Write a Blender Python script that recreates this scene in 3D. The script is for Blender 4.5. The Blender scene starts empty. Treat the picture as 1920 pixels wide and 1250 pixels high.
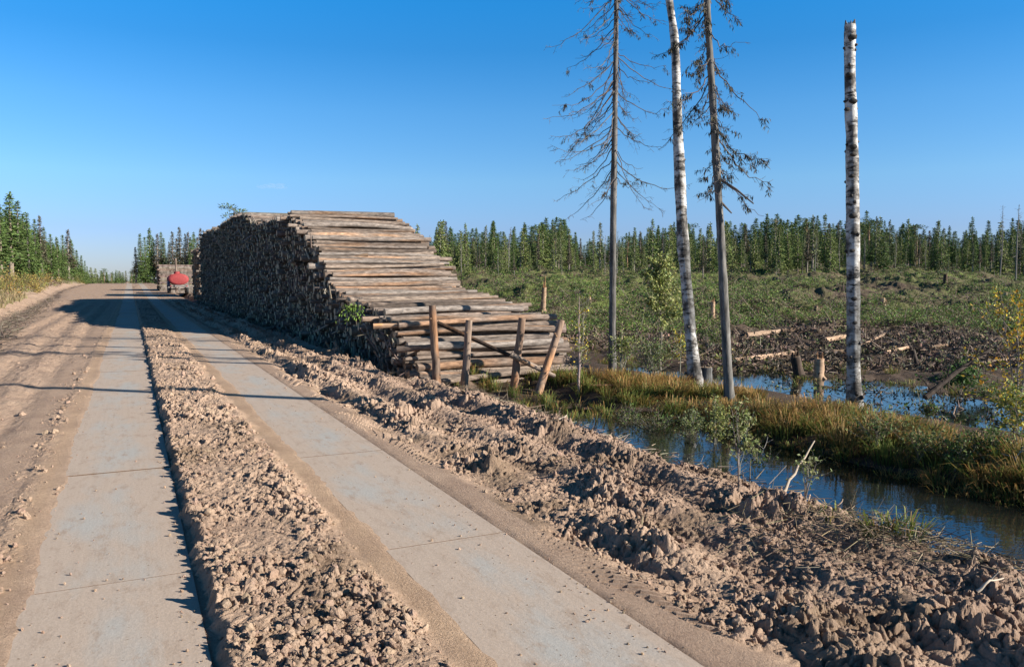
import bpy, math, random
import numpy as np
from mathutils import Vector
random.seed(7)
rng = np.random.default_rng(7)
C = bpy.context.scene.collection
F = 1493.0
HC = 1.8
PIT = math.atan(100 / F)
A = math.atan(715 / F)
cA, sA = math.cos(A), math.sin(A)
WATER = -0.72

# ------------------------------------------------------------------ frames
def uv(X, Y):
    return -X * sA + Y * cA, X * cA + Y * sA
def xy(u, v):
    return v * cA - u * sA, v * sA + u * cA
def ray(px, py):
    a = (px - 960) / F; b = -(py - 625) / F
    return (a, math.cos(PIT) + b * math.sin(PIT), -math.sin(PIT) + b * math.cos(PIT))
def PD(px, py, Y):
    r = ray(px, py); t = Y / r[1]
    return Vector((r[0] * t, Y, HC + r[2] * t))

# ------------------------------------------------------------------ noise
def _h(ix, iy, seed):
    a = (ix.astype(np.int64) * 374761393 + iy.astype(np.int64) * 668265263 + seed * 1442695041) & 0xFFFFFFFF
    a = ((a ^ (a >> 13)) * 1274126177) & 0xFFFFFFFF
    a = ((a ^ (a >> 16)) * 2246822519) & 0xFFFFFFFF
    a = a ^ (a >> 15)
    return (a & 0xFFFFFF).astype(np.float64) / 16777216.0
def vn(x, y, seed=0):
    ix = np.floor(x); iy = np.floor(y)
    fx = x - ix; fy = y - iy
    fx = fx * fx * (3 - 2 * fx); fy = fy * fy * (3 - 2 * fy)
    a = _h(ix, iy, seed); b = _h(ix + 1, iy, seed); c = _h(ix, iy + 1, seed); d = _h(ix + 1, iy + 1, seed)
    return (a * (1 - fx) + b * fx) * (1 - fy) + (c * (1 - fx) + d * fx) * fy - 0.5
def fbm(x, y, seed=0, o=4, g=0.5):
    s = 0; a = 1.0; k = 1.0
    for i in range(o):
        s = s + a * vn(x * k + 13.7 * i, y * k - 7.3 * i, seed + i)
        a *= g; k *= 2.03
    return s
def lumps(x, y, s, seed, keep=0.85):
    x = x / s; y = y / s
    ix = np.floor(x); iy = np.floor(y)
    out = np.zeros_like(x)
    for di in (-1, 0, 1):
        for dj in (-1, 0, 1):
            cx = ix + di; cy = iy + dj
            r1 = _h(cx, cy, seed); r2 = _h(cx, cy, seed + 1); r3 = _h(cx, cy, seed + 2); r4 = _h(cx, cy, seed + 3)
            dx = x - (cx + r1); dy = y - (cy + r2)
            ang = r4 * 6.283
            ca, sa = np.cos(ang), np.sin(ang)
            ex = dx * ca + dy * sa; ey = (-dx * sa + dy * ca) * 1.5
            rr = 0.38 + 0.42 * r3
            q = np.maximum(np.abs(ex) * 0.9, np.abs(ey)) * 0.5 + 0.5 * np.sqrt(ex * ex + ey * ey)
            w = np.clip(1 - (q / rr) ** 2, 0, 1) ** 0.55
            w = w * (0.35 + 0.65 * r1) + (r2 - .5) * 0.9 * ex * (w > 0)
            out = np.maximum(out, np.where(r4 < keep, w * rr, 0))
    return out * s
def ss(a, b, x):
    t = np.clip((x - a) / (b - a), 0, 1)
    return t * t * (3 - 2 * t)

# ------------------------------------------------------------------ terrain
PV = np.array([-80, -30, -12, -8, -6.6, -4.7, -4.1, -3.45, -2.8, -1.0, 2.4, 2.9, 3.3, 4.6, 5.0, 5.5, 6.1, 6.6, 7.0, 8.4, 8.95, 9.4, 12.3, 13.0, 14.0, 15.6, 17.0, 20, 40, 90])
PZ = np.array([.8, .8, .75, .68, .45, -.22, -.25, -.05, 0, 0, 0, .0, .02, .02, -.03, -.24, -.60, -.85, -1.0, -1.0, -.74, -.56, -.58, -.80, -.90, -.86, -.70, -.55, -.25, 0])
def base(X, Y):
    X = np.asarray(X, float); Y = np.asarray(Y, float)
    u, v = uv(X, Y)
    v2 = np.where(v < -1, np.minimum(v + np.clip((u - 22) * 0.045, -.4, 4.2) + fbm(u * .3, v * .3, 5, 2) * .7, -0.9), v)
    w = fbm(u * .35, v * .2, 8, 3) * .3
    v2 = np.where(v > 4.6, np.maximum(4.6, v + .55 * ss(12, 17, u) + w * ss(4.6, 6, v)), v2)
    z = np.interp(v2, PV, PZ)
    # the ditch closes where the stack stands
    k = ss(16.0, 17.5, u) * ss(5.9, 6.6, v)
    z = z * (1 - k) + np.maximum(z, -.66) * k
    z = z + ss(10.2, 13.5, u) * ss(6.3, 7, v) * (1 - ss(8.6, 9.2, v)) * (.24 + .40 * fbm(u * .9, v * .9, 23, 3))
    wet = ss(8.6, 9.5, v)
    z = z + wet * fbm(u * .55, v * .55, 21, 3) * .32 * (1 - .55 * ss(8.6, 9.0, v) * (1 - ss(12.3, 13, v)))
    z = z + ss(20, 30, v) * (fbm(u * .2, v * .2, 31, 3) * .6 + ss(30, 50, Y) * fbm(u * .33, v * .33, 33, 3) * .9)
    z = z + 3.9 * ss(28, 150, Y) * ss(14, 40, v) + 1.1 * ss(60, 190, u) * (1 - ss(6, 16, np.abs(v)) * ss(6, 16, v)) 
    z = z - 3.0 * ss(196, 270, u) * (1 - ss(14, 40, v))
    return z
def gz(X, Y):
    return float(base(np.array([X]), np.array([Y]))[0])
def G(px, py, dz=0.0, near=4.0):
    """point where the view ray meets the ground"""
    r = ray(px, py)
    Y = near * 1.02 ** np.arange(0, 300)
    X = r[0] / r[1] * Y; Z = HC + r[2] / r[1] * Y
    d = Z - base(X, Y) - dz
    i = np.argmax(d < 0)
    if not (d < 0).any(): i = len(Y) - 1
    return Vector((X[i], Y[i], gz(X[i], Y[i])))
def clods(u, v, X, Y):
    """small relief of churned mud, metres"""
    n1 = fbm(u * 1.3, v * 1.3, 41, 3)
    amp = np.zeros_like(u)
    e = vn(u * 3.1, v * 0.5, 43) * .10 + vn(u * 11, v * 2, 44) * .05
    mid = ss(.315, .385, v + e * .7 + vn(u * 23, v * 5, 45) * .05) * (1 - ss(1.14, 1.34, v + e))
    right = ss(2.62, 3.0, v + e * 2) * (1 - ss(6.1, 6.9, v))
    lrow = np.exp(-((v + 0.88 + e) / .12) ** 2)
    left = ss(.92, 1.2, -v) 
    flat = ss(.0, .22, n1 + .08)
    amp = mid * (.62 + .38 * flat) + right * (.5 + .75 * flat) * (1 - .35 * ss(5.6, 6.4, v)) + lrow * .32 + left * (.04 + .13 * ss(.05, .35, fbm(u * .35, v * .6, 47, 3))) + ss(3.6, 5.2, -v) * .5 * (1 - ss(8, 11, -v))
    wx = vn(u * 14, v * 14, 51) * .05; wy = vn(u * 14, v * 14, 52) * .05
    a = u + wx; b = v + wy
    big = .35 + 1.1 * ss(-.1, .35, vn(u * 1.9, v * 1.9, 57))
    h = lumps(a, b, .27, 61, .45) * .20 * (.4 + right) * big + lumps(a, b, .13, 65, .6) * .44 * big + lumps(a, b, .07, 69, .8) * .85 + lumps(a, b, .036, 73) * .9 + lumps(a, b, .019, 77) * .5
    patch = ss(-.28, .10, fbm(u * 2.1, v * 2.6, 58, 3)); patch = np.where(v > 2.5, .62 + .55 * patch, .55 + .55 * patch)
    z = amp * h * patch
    z = z + mid * (.052 + .02 * n1) + right * (-.06 + .06 * n1 + .06 * vn(u * 2.4, v * 3.2, 81)) 
    # ruts along the road in the right-hand mud
    rr = right * (1 - ss(5.6, 6, v))
    z = z + rr * (.075 * np.cos((v + vn(u * .5, v * 0, 83) * .35 - 3.1) * 2 * math.pi / .82) * (.6 + vn(u * .9, v, 84)))
    # compacted sand berms beside the strips
    z = z + .014 * (ss(1.16, 1.26, v) * (1 - ss(1.52, 1.64, v))) + .014 * (1 - ss(.12, .22, np.abs(v + .71 - e * .3))) + .012 * (ss(2.28, 2.38, v) * (1 - ss(2.6, 2.75, v)))
    # tread marks right of the strip
    tr = np.exp(-((v - 2.6) / .11) ** 2)
    z = z + tr * .009 * (.4 + 1.2 * ss(-.3, .3, vn(u * 3, v * 6, 186))) * np.sign(np.sin((u + v * .8) * 2 * math.pi / .085)) * (vn(u * .9, v, 86) > .02)
    # wheel ruts on the left shoulder
    z = z + ss(1.1, 1.5, -v) * (1 - ss(3.4, 4, -v)) * (.028 * np.cos((v + .15 * vn(u * .2, v * 0, 87)) * 2 * math.pi / .9) + .03 * vn(u * 1.8, v * 3.5, 88) + .02 * fbm(u * 6, v * 9, 90, 3) + .012 * fbm(u * .9, v * 9, 89, 3))
    return z

# ------------------------------------------------------------------ mesh builder
class NB:
    def __init__(s):
        s.v = []; s.c = []; s.f = []; s.n = 0
    def add(s, V, Fc, col=(1, 1, 1), mat=0):
        V = np.asarray(V, float).reshape(-1, 3)
        c = np.asarray(col, float)
        if c.ndim == 1: c = np.tile(c, (len(V), 1))
        s.v.append(V); s.c.append(c)
        Fc = np.asarray(Fc, np.int64)
        s.f.append((Fc + s.n, mat)); s.n += len(V)
    def mesh(s, name, mats, smooth=False):
        me = bpy.data.meshes.new(name)
        V = np.concatenate(s.v); Cc = np.concatenate(s.c)
        me.vertices.add(len(V)); me.vertices.foreach_set('co', V.ravel())
        li = np.concatenate([f.ravel() for f, m in s.f])
        tot = np.concatenate([np.full(len(f), f.shape[1]) for f, m in s.f])
        mi = np.concatenate([np.full(len(f), m) for f, m in s.f])
        st = np.concatenate([[0], np.cumsum(tot)[:-1]])
        me.loops.add(len(li)); me.loops.foreach_set('vertex_index', li)
        me.polygons.add(len(tot)); me.polygons.foreach_set('loop_start', st)
        me.polygons.foreach_set('material_index', mi)
        me.polygons.foreach_set('use_smooth', np.full(len(tot), smooth))
        for m in (mats if isinstance(mats, (list, tuple)) else [mats]): me.materials.append(m)
        me.update(calc_edges=True)
        at = me.color_attributes.new('col', 'FLOAT_COLOR', 'POINT')
        at.data.foreach_set('color', np.concatenate([Cc, np.ones((len(Cc), 1))], 1).ravel())
        return me
    def build(s, name, mats, parent=None, smooth=False):
        o = bpy.data.objects.new(name, s.mesh(name, mats, smooth)); C.objects.link(o)
        if parent: o.parent = parent
        return o
def tube(nb, pts, rad, k=10, col=(1, 1, 1), mat=0, cap=True, capmat=None, wob=0, capcol=None, rnd=rng, ref=None):
    pts = np.asarray(pts, float); n = len(pts)
    rad = np.broadcast_to(np.asarray(rad, float), (n,))
    T = np.gradient(pts, axis=0); T /= np.linalg.norm(T, axis=1)[:, None] + 1e-9
    if ref is None: ref = np.array([0, 0, 1.0]) if np.abs(T[:, 2]).max() < .9 else (np.array([1.0, 0, 0]) if np.abs(T[:, 0]).max() < .95 else np.array([.3, .95, 0]))
    N = np.cross(T, ref); N /= np.linalg.norm(N, axis=1)[:, None]
    B = np.cross(T, N)
    a = np.arange(k) * 2 * math.pi / k
    R = rad[:, None] * np.ones((n, k))
    if wob: R = R * (1 + wob * (rnd.random((n, k)) - .5))
    V = pts[:, None] + R[..., None] * (np.cos(a)[None, :, None] * N[:, None] + np.sin(a)[None, :, None] * B[:, None])
    i = np.arange(n - 1)[:, None] * k; j = np.arange(k)[None]
    j2 = (j + 1) % k
    Fc = np.stack([i + j, i + j2, i + k + j2, i + k + j], -1).reshape(-1, 4)
    nb.add(V, Fc[:, ::-1], col, mat)
    if cap:
        cm = mat if capmat is None else capmat
        cc = (col if np.ndim(col) == 1 else (1, 1, 1)) if capcol is None else capcol
        nb.add(V[0], np.arange(k)[None], cc, cm)
        nb.add(V[-1], np.arange(k)[None, ::-1], cc, cm)
def sticks(nb, P0, P1, r0, r1, col, k=3, mat=0):
    P0 = np.asarray(P0, float); P1 = np.asarray(P1, float); n = len(P0)
    if n == 0: return
    T = P1 - P0; T /= np.linalg.norm(T, axis=1)[:, None] + 1e-9
    ref = np.where(np.abs(T[:, 2:3]) < .8, np.array([[0, 0, 1.0]]), np.array([[1.0, 0, 0]]))
    N = np.cross(T, ref); N /= np.linalg.norm(N, axis=1)[:, None]; B = np.cross(T, N)
    a = np.arange(k) * 2 * math.pi / k
    d = np.cos(a)[None, :, None] * N[:, None] + np.sin(a)[None, :, None] * B[:, None]
    r0 = np.broadcast_to(r0, (n,)); r1 = np.broadcast_to(r1, (n,))
    V = np.concatenate([P0[:, None] + d * r0[:, None, None], P1[:, None] + d * r1[:, None, None]], 1)
    i = np.arange(n)[:, None] * 2 * k; j = np.arange(k)[None]; j2 = (j + 1) % k
    Fc = np.stack([i + j, i + k + j, i + k + j2, i + j2], -1).reshape(-1, 4)
    c = np.asarray(col, float)
    if c.ndim == 2: c = np.repeat(c, 2 * k, 0)
    nb.add(V, Fc, c, mat)
def cards(nb, P, L, W, col, up=None, mat=0, droop=None):
    """leaf-sized diamonds folded along the middle"""
    P = np.asarray(P, float); n = len(P)
    if n == 0: return
    d = rng.normal(size=(n, 3)) if droop is None else np.asarray(droop, float) + rng.normal(size=(n, 3)) * .35
    d /= np.linalg.norm(d, axis=1)[:, None]
    r = rng.normal(size=(n, 3)); s = np.cross(d, r); s /= np.linalg.norm(s, axis=1)[:, None]
    L = np.broadcast_to(L, (n,))[:, None]; W = np.broadcast_to(W, (n,))[:, None]
    nn = np.cross(d, s)
    V = np.stack([P, P + d * L * .45 + s * W * .5 + nn * W * .12, P + d * L, P + d * L * .45 - s * W * .5 + nn * W * .12], 1)
    i = np.arange(n)[:, None] * 4
    Fc = i + np.array([[0, 1, 2, 3]])
    c = np.asarray(col, float)
    if c.ndim == 2: c = np.repeat(c, 4, 0)
    nb.add(V, Fc, c, mat)
def blades(nb, P, H, W, az, lean, c0, c1, mat=0):
    P = np.asarray(P, float); n = len(P)
    d = np.stack([np.cos(az), np.sin(az), np.zeros(n)], 1)
    s = np.stack([-np.sin(az + .6), np.cos(az + .6), np.zeros(n)], 1)
    H = H[:, None]; W = np.broadcast_to(W, (n,))[:, None]; lean = lean[:, None]
    z = np.array([[0, 0, 1.0]])
    m1 = P + z * H * .5 + d * H * lean * .25
    m2 = P + z * H * .85 + d * H * lean * .65
    t = P + z * H * (1 - lean * .25) + d * H * lean * 1.15
    V = np.stack([P - s * W * .5, P + s * W * .5, m1 - s * W * .45, m1 + s * W * .45, m2 - s * W * .3, m2 + s * W * .3, t], 1)
    i = np.arange(n)[:, None] * 7
    q = np.concatenate([i + np.array([[0, 1, 3, 2]]), i + np.array([[2, 3, 5, 4]])])
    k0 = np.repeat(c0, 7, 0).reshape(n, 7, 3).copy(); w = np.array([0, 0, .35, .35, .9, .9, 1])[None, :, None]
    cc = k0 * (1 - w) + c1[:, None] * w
    off = nb.n
    nb.add(V, q, cc.reshape(-1, 3), mat)
    t3 = i + np.array([[4, 5, 6]])
    nb.f.append((t3 + off, mat))
def tag(o, label=None, cat=None, group=None, kind=None):
    if label: o['label'] = label
    if cat: o['category'] = cat
    if group: o['group'] = group
    if kind: o['kind'] = kind
    return o
def empty(name, loc):
    o = bpy.data.objects.new(name, None); C.objects.link(o); o.location = loc; o.empty_display_size = .2
    return o
def jit(c, n, a=.25, hue=.08):
    c = np.asarray(c, float)
    return np.clip(c[None] * (1 + a * (rng.random((n, 1)) * 2 - 1)) * (1 + hue * (rng.random((n, 3)) * 2 - 1)), 0, 1)

# ------------------------------------------------------------------ materials
def newmat(name):
    m = bpy.data.materials.new(name); m.use_nodes = True
    nt = m.node_tree; b = nt.nodes['Principled BSDF']
    return m, nt, b
def nd(nt, t, **kw):
    n = nt.nodes.new(t)
    for k, v in kw.items():
        if k in n.inputs.keys() if hasattr(n.inputs, 'keys') else False: n.inputs[k].default_value = v
        else: setattr(n, k, v)
    return n
def noise(nt, vec, scale, detail=4, rough=.6):
    n = nt.nodes.new('ShaderNodeTexNoise'); n.inputs['Scale'].default_value = scale
    n.inputs['Detail'].default_value = detail; n.inputs['Roughness'].default_value = rough
    if vec: nt.links.new(vec, n.inputs['Vector'])
    return n
def ramp(nt, fac, stops):
    r = nt.nodes.new('ShaderNodeValToRGB'); e = r.color_ramp.elements
    while len(e) < len(stops): e.new(.5)
    for i, (p, c) in enumerate(stops):
        e[i].position = p; e[i].color = (*c, 1) if len(c) == 3 else c
    nt.links.new(fac, r.inputs['Fac']); return r
def mapping(nt, scale, kind='Object'):
    tc = nt.nodes.new('ShaderNodeTexCoord'); m = nt.nodes.new('ShaderNodeMapping')
    m.inputs['Scale'].default_value = scale; nt.links.new(tc.outputs[kind], m.inputs['Vector']); return m.outputs['Vector']
def mix(nt, mode, fac, a, b):
    n = nt.nodes.new('ShaderNodeMix'); n.data_type = 'RGBA'; n.blend_type = mode
    for s, x in ((n.inputs['Factor'], fac), (n.inputs['A'], a), (n.inputs['B'], b)):
        pass
    def setin(s, x):
        if isinstance(x, (int, float)): s.default_value = x
        elif isinstance(x, tuple): s.default_value = (*x, 1)
        else: nt.links.new(x, s)
    setin(n.inputs[0], fac); setin(n.inputs[6], a); setin(n.inputs[7], b)
    return n.outputs[2]
def bump(nt, b, h, strength=.5, dist=.02):
    n = nt.nodes.new('ShaderNodeBump'); n.inputs['Strength'].default_value = strength; n.inputs['Distance'].default_value = dist
    nt.links.new(h, n.inputs['Height']); nt.links.new(n.outputs['Normal'], b.inputs['Normal'])
def attr(nt, name='col'):
    a = nt.nodes.new('ShaderNodeAttribute'); a.attribute_name = name; return a.outputs['Color']

def m_ground():
    m, nt, b = newmat('mud')
    vec = mapping(nt, (1, 1, 1))
    n1 = noise(nt, vec, 1.7, 5, .6); n2 = noise(nt, vec, 38, 5, .7)
    r1 = ramp(nt, n1.outputs['Fac'], [(.3, (.84, .80, .78)), (.7, (1.12, 1.1, 1.06))])
    r2 = ramp(nt, n2.outputs['Fac'], [(.25, (.72, .70, .68)), (.5, (1, 1, 1)), (.8, (1.2, 1.2, 1.2))])
    c = mix(nt, 'MULTIPLY', 1.0, attr(nt), r1.outputs['Color']); c = mix(nt, 'MULTIPLY', 1.0, c, r2.outputs['Color'])
    nt.links.new(c, b.inputs['Base Color']); b.inputs['Roughness'].default_value = .95
    b.inputs['Specular IOR Level'].default_value = .15
    n3 = noise(nt, vec, 60, 6, .75)
    bump(nt, b, n3.outputs['Fac'], .9, .02)
    return m
def m_attr(name, rough=.8, spec=.2, var=None, trans=0):
    m, nt, b = newmat(name)
    c = attr(nt)
    if var:
        vec = mapping(nt, (1, 1, 1)); n = noise(nt, vec, var, 3)
        r = ramp(nt, n.outputs['Fac'], [(.3, (.65, .65, .65)), (.7, (1.3, 1.3, 1.3))])
        c = mix(nt, 'MULTIPLY', 1.0, c, r.outputs['Color'])
    nt.links.new(c, b.inputs['Base Color']); b.inputs['Roughness'].default_value = rough
    b.inputs['Specular IOR Level'].default_value = spec
    if trans:
        t = nt.nodes.new('ShaderNodeBsdfTranslucent'); nt.links.new(c, t.inputs['Color'])
        ms = nt.nodes.new('ShaderNodeMixShader'); ms.inputs[0].default_value = trans
        o = nt.nodes['Material Output']
        nt.links.new(b.outputs[0], ms.inputs[1]); nt.links.new(t.outputs[0], ms.inputs[2]); nt.links.new(ms.outputs[0], o.inputs[0])
    return m
def m_wood(name, dark, mid, light, sc=(2, 22, 22), rnd=True, bmp=.5, inst=False):
    """bark / weathered wood, grain along local X"""
    m, nt, b = newmat(name)
    tc = nt.nodes.new('ShaderNodeTexCoord'); mp = nt.nodes.new('ShaderNodeMapping'); mp.inputs['Scale'].default_value = sc
    add = nt.nodes.new('ShaderNodeVectorMath'); add.operation = 'ADD'
    oi = nt.nodes.new('ShaderNodeObjectInfo')
    sc_ = nt.nodes.new('ShaderNodeMath'); sc_.operation = 'MULTIPLY'; sc_.inputs[1].default_value = 37
    nt.links.new(oi.outputs['Random'], sc_.inputs[0])
    nt.links.new(tc.outputs['Object'], add.inputs[0]); nt.links.new(sc_.outputs[0], add.inputs[1])
    nt.links.new(add.outputs[0], mp.inputs['Vector'])
    n = noise(nt, mp.outputs['Vector'], 1, 6, .65)
    r = ramp(nt, n.outputs['Fac'], [(.3, dark), (.5, mid), (.72, light)])
    c = mix(nt, 'MULTIPLY', 1.0, r.outputs['Color'], attr(nt))
    if rnd:
        rr = ramp(nt, oi.outputs['Random'], [(0, (.42, .38, .35)), (.25, (1.1, .98, .90)), (.38, (.58, .56, .55)), (.5, (1.2, 1.2, 1.2)), (.62, (.75, .66, .60)), (.78, (1.4, 1.28, 1.16)), (.9, (.9, .86, .84)), (1, (1.35, 1.08, .88))])
        c = mix(nt, 'MULTIPLY', 1.0, c, rr.outputs['Color'])
    nt.links.new(c, b.inputs['Base Color']); b.inputs['Roughness'].default_value = .85
    b.inputs['Specular IOR Level'].default_value = .25
    bump(nt, b, n.outputs['Fac'], bmp, .02)
    return m
def m_birch():
    m, nt, b = newmat('birch_bark')
    v1 = mapping(nt, (2.6, 2.6, 8)); n1 = noise(nt, v1, 1.7, 5, .7)
    v2 = mapping(nt, (3, 3, 2.4)); n2 = noise(nt, v2, 1.2, 4, .65)
    r1 = ramp(nt, n1.outputs['Fac'], [(.39, (.02, .018, .016)), (.43, (.22, .20, .18)), (.48, (.44, .42, .40)), (.62, (.58, .57, .55)), (.8, (.66, .65, .63))])
    r2 = ramp(nt, n2.outputs['Fac'], [(.40, (.12, .10, .085)), (.47, (.5, .47, .44)), (.55, (1, 1, 1))])
    c = mix(nt, 'MULTIPLY', 1.0, r1.outputs['Color'], r2.outputs['Color'])
    c = mix(nt, 'MULTIPLY', 1.0, c, attr(nt))
    nt.links.new(c, b.inputs['Base Color']); b.inputs['Roughness'].default_value = .7
    bump(nt, b, n1.outputs['Fac'], .6, .03)
    return m
def m_plain(name, col, rough=.5, metal=0, spec=.4):
    m, nt, b = newmat(name)
    vec = mapping(nt, (1, 1, 1)); n = noise(nt, vec, 6, 5, .65)
    r = ramp(nt, n.outputs['Fac'], [(.3, tuple(x * .75 for x in col)), (.7, tuple(min(1, x * 1.1) for x in col))])
    nt.links.new(r.outputs['Color'], b.inputs['Base Color']); b.inputs['Roughness'].default_value = rough
    b.inputs['Metallic'].default_value = metal; b.inputs['Specular IOR Level'].default_value = spec
    return m
def m_road():
    m, nt, b = newmat('concrete_slab')
    # local X runs along the road, Y across
    vec = mapping(nt, (1, 1, 1)); vs = mapping(nt, (1.2, 6, 1)); vp = mapping(nt, (.55, 1.3, 1))
    big = noise(nt, vp, 1.3, 4, .55); streak = noise(nt, vs, 1.2, 4, .6); fine = noise(nt, vec, 55, 5, .7); speck = noise(nt, vec, 26, 2, .5)
    f = nt.nodes.new('ShaderNodeMath'); f.operation = 'ADD'; nt.links.new(big.outputs['Fac'], f.inputs[0])
    s2 = nt.nodes.new('ShaderNodeMath'); s2.operation = 'MULTIPLY'; s2.inputs[1].default_value = .35; nt.links.new(streak.outputs['Fac'], s2.inputs[0])
    nt.links.new(s2.outputs[0], f.inputs[1])
    # dust gathers towards the edges of the strip
    sep = nt.nodes.new('ShaderNodeSeparateXYZ'); nt.links.new(vec, sep.inputs[0])
    ab = nt.nodes.new('ShaderNodeMath'); ab.operation = 'ABSOLUTE'; nt.links.new(sep.outputs['Y'], ab.inputs[0])
    pw = nt.nodes.new('ShaderNodeMath'); pw.operation = 'POWER'; pw.inputs[1].default_value = 3; nt.links.new(ab.outputs[0], pw.inputs[0])
    p2 = nt.nodes.new('ShaderNodeMath'); p2.operation = 'MULTIPLY_ADD'; p2.inputs[1].default_value = 3.4; nt.links.new(pw.outputs[0], p2.inputs[0]); nt.links.new(f.outputs[0], p2.inputs[2])
    dust = ramp(nt, p2.outputs[0], [(.53, (0, 0, 0)), (.76, (1, 1, 1))])
    c = mix(nt, 'MIX', dust.outputs['Color'], (.41, .385, .35), (.46, .365, .29))
    sm = noise(nt, mapping(nt, (2.2, 5.5, 1)), 1.6, 6, .72); smr = ramp(nt, sm.outputs['Fac'], [(.52, (0, 0, 0)), (.66, (.75, .75, .75))])
    c = mix(nt, 'MIX', smr.outputs['Color'], c, (.36, .27, .205))
    trk = noise(nt, mapping(nt, (.8, 30, 1)), 1.0, 3, .6); tr2 = ramp(nt, trk.outputs['Fac'], [(.35, (.97, .965, .96)), (.55, (1.01, 1.01, 1.01))]); c = mix(nt, 'MULTIPLY', 1.0, c, tr2.outputs['Color'])
    r2 = ramp(nt, fine.outputs['Fac'], [(.25, (.86, .86, .86)), (.75, (1.1, 1.1, 1.1))])
    c = mix(nt, 'MULTIPLY', 1.0, c, r2.outputs['Color'])
    sp = ramp(nt, speck.outputs['Fac'], [(.24, (.55, .5, .45)), (.30, (1, 1, 1))])
    c = mix(nt, 'MULTIPLY', 1.0, c, sp.outputs['Color']); c = mix(nt, 'MULTIPLY', 1.0, c, attr(nt))
    nt.links.new(c, b.inputs['Base Color']); b.inputs['Roughness'].default_value = .9
    b.inputs['Specular IOR Level'].default_value = .2
    bump(nt, b, fine.outputs['Fac'], .35, .008)
    return m
def m_water():
    m, nt, b = newmat('water')
    b.inputs['Base Color'].default_value = (.012, .014, .012, 1); b.inputs['Roughness'].default_value = .03
    b.inputs['IOR'].default_value = 1.33; b.inputs['Specular IOR Level'].default_value = .6
    vec = mapping(nt, (1, 1.6, 1)); n = noise(nt, vec, 5, 3, .5)
    bump(nt, b, n.outputs['Fac'], .06, .05)
    return m
MUD = m_ground(); ROAD = m_road(); WAT = m_water()
LEAF = m_attr('foliage', .65, .25, trans=.25); NEEDLE = m_attr('needles', .75, .15); TWIG = m_attr('dry_twig', .85, .15)
GRASS = m_attr('sedge', .6, .25, trans=.3)
BARK = m_wood('log_bark', (.07, .055, .046), (.21, .178, .155), (.40, .34, .29), (4.5, 17, 17))
BARKM = m_wood('log_bark_far', (.07, .055, .045), (.20, .165, .14), (.36, .31, .27), (3, 3, 3), rnd=False)
CUT = m_wood('cut_wood', (.30, .20, .12), (.45, .33, .21), (.58, .45, .30), (20, 20, 20), bmp=.15)
PALE = m_wood('peeled_wood', (.20, .135, .09), (.42, .31, .22), (.56, .44, .33), (1.5, 14, 14))
GREY = m_wood('dead_spruce_bark', (.035, .036, .036), (.118, .122, .122), (.25, .257, .26), (13, 13, 2.2))
BIRCH = m_birch()
DARKW = m_wood('wet_or_shaded_wood', (.02, .015, .012), (.055, .042, .034), (.11, .085, .07), (12, 12, 3))
TRUNK = m_attr('tree_bark', .9, .1)

# ------------------------------------------------------------------ ground sheet (finest where it is seen closest)
rs = list(np.arange(.6, 3.2, .08)); r = rs[-1] + .02
while r < 3000:
    rs.append(r)
    if r < 11: r += max(.0045, .62 * r * r / 1433)
    elif r < 120: r += .0048 * r
    else: r *= 1.03
rs = np.array(rs)
th = np.concatenate([np.arange(-.665, .665, .00128), np.linspace(.665, 2 * math.pi - .665, 70)[:-1]])
nr, na = len(rs), len(th)
RR, TT = np.meshgrid(rs, th, indexing='ij')
X = (RR * np.sin(TT)).ravel(); Y = (RR * np.cos(TT)).ravel()
U, V_ = uv(X, Y)
Z = base(X, Y)
near = (np.hypot(X, Y) < 75) & (Y > 0) & (V_ < 10) & (V_ > -12)
Z[near] += clods(U[near], V_[near], X[near], Y[near])
# rest the ground just under the concrete strips
def strip_mask(v, e=.0):
    return (1 - ss(.34, .49, np.abs(v + .165) + e)) * (v < .9) + (1 - ss(.33, .48, np.abs(v - 1.94) + e)) * (v > .9)
e = vn(U * 9, V_ * 9, 91) * .05 + vn(U * 1.1, V_ * .5, 92) * .08
Z -= np.where(np.abs(V_) < 4, .020 * np.clip(strip_mask(V_, e), 0, 1), 0)
bog = (V_ > 12) & (np.hypot(X, Y) < 160)
Z[bog] += (fbm(X[bog] * 1.6, Y[bog] * 1.6, 95, 4) * (.10 + .14 * ss(24, 34, Y[bog]))) * ss(12, 15, V_[bog])
# colours of the ground itself
n_ = fbm(X * .5, Y * .5, 97, 3); n2_ = fbm(X * 2.2, Y * 2.2, 98, 3)
tan = np.array([.405, .293, .218]); pink = np.array([.33, .235, .178]); sand = np.array([.46, .325, .225]); peat = np.array([.075, .055, .042]); moss = np.array([.12, .15, .045]); dry = np.array([.27, .215, .15])
col = np.tile(tan, (len(X), 1))
def blend(col, c, w): return col * (1 - w[:, None]) + c[None] * w[:, None]
col = blend(col, pink, ss(3.2, 4.2, V_) * .8)
col = blend(col, np.array([.19, .135, .092]), ss(.05, .55, fbm(X * 1.9, Y * 1.9, 197, 4)) * .75 * ((V_ > .3) & (V_ < 1.4) | (V_ > 2.6)))
berm = np.exp(-((V_ - 1.42) / .12) ** 2) + np.exp(-((V_ + .72) / .10) ** 2)
col = blend(col, sand, np.clip(berm, 0, 1))
col = blend(col, peat, np.clip(ss(5.9, 6.7, V_ + n_ * .8), 0, 1) * .72)
col = blend(col, peat, ss(7.0, 7.6, V_) * .9)
col = blend(col, peat * 1.5, ss(14, 17, V_) * np.clip(.5 + n2_ * 1.4, 0, 1))
far = ss(34, 52, Y + n_ * 14) * ss(12, 20, V_)
col = blend(col, moss, far * np.clip(.75 + fbm(X * .09, Y * .09, 301, 3) * 1.2 + n2_ * .6, 0, 1))
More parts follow.
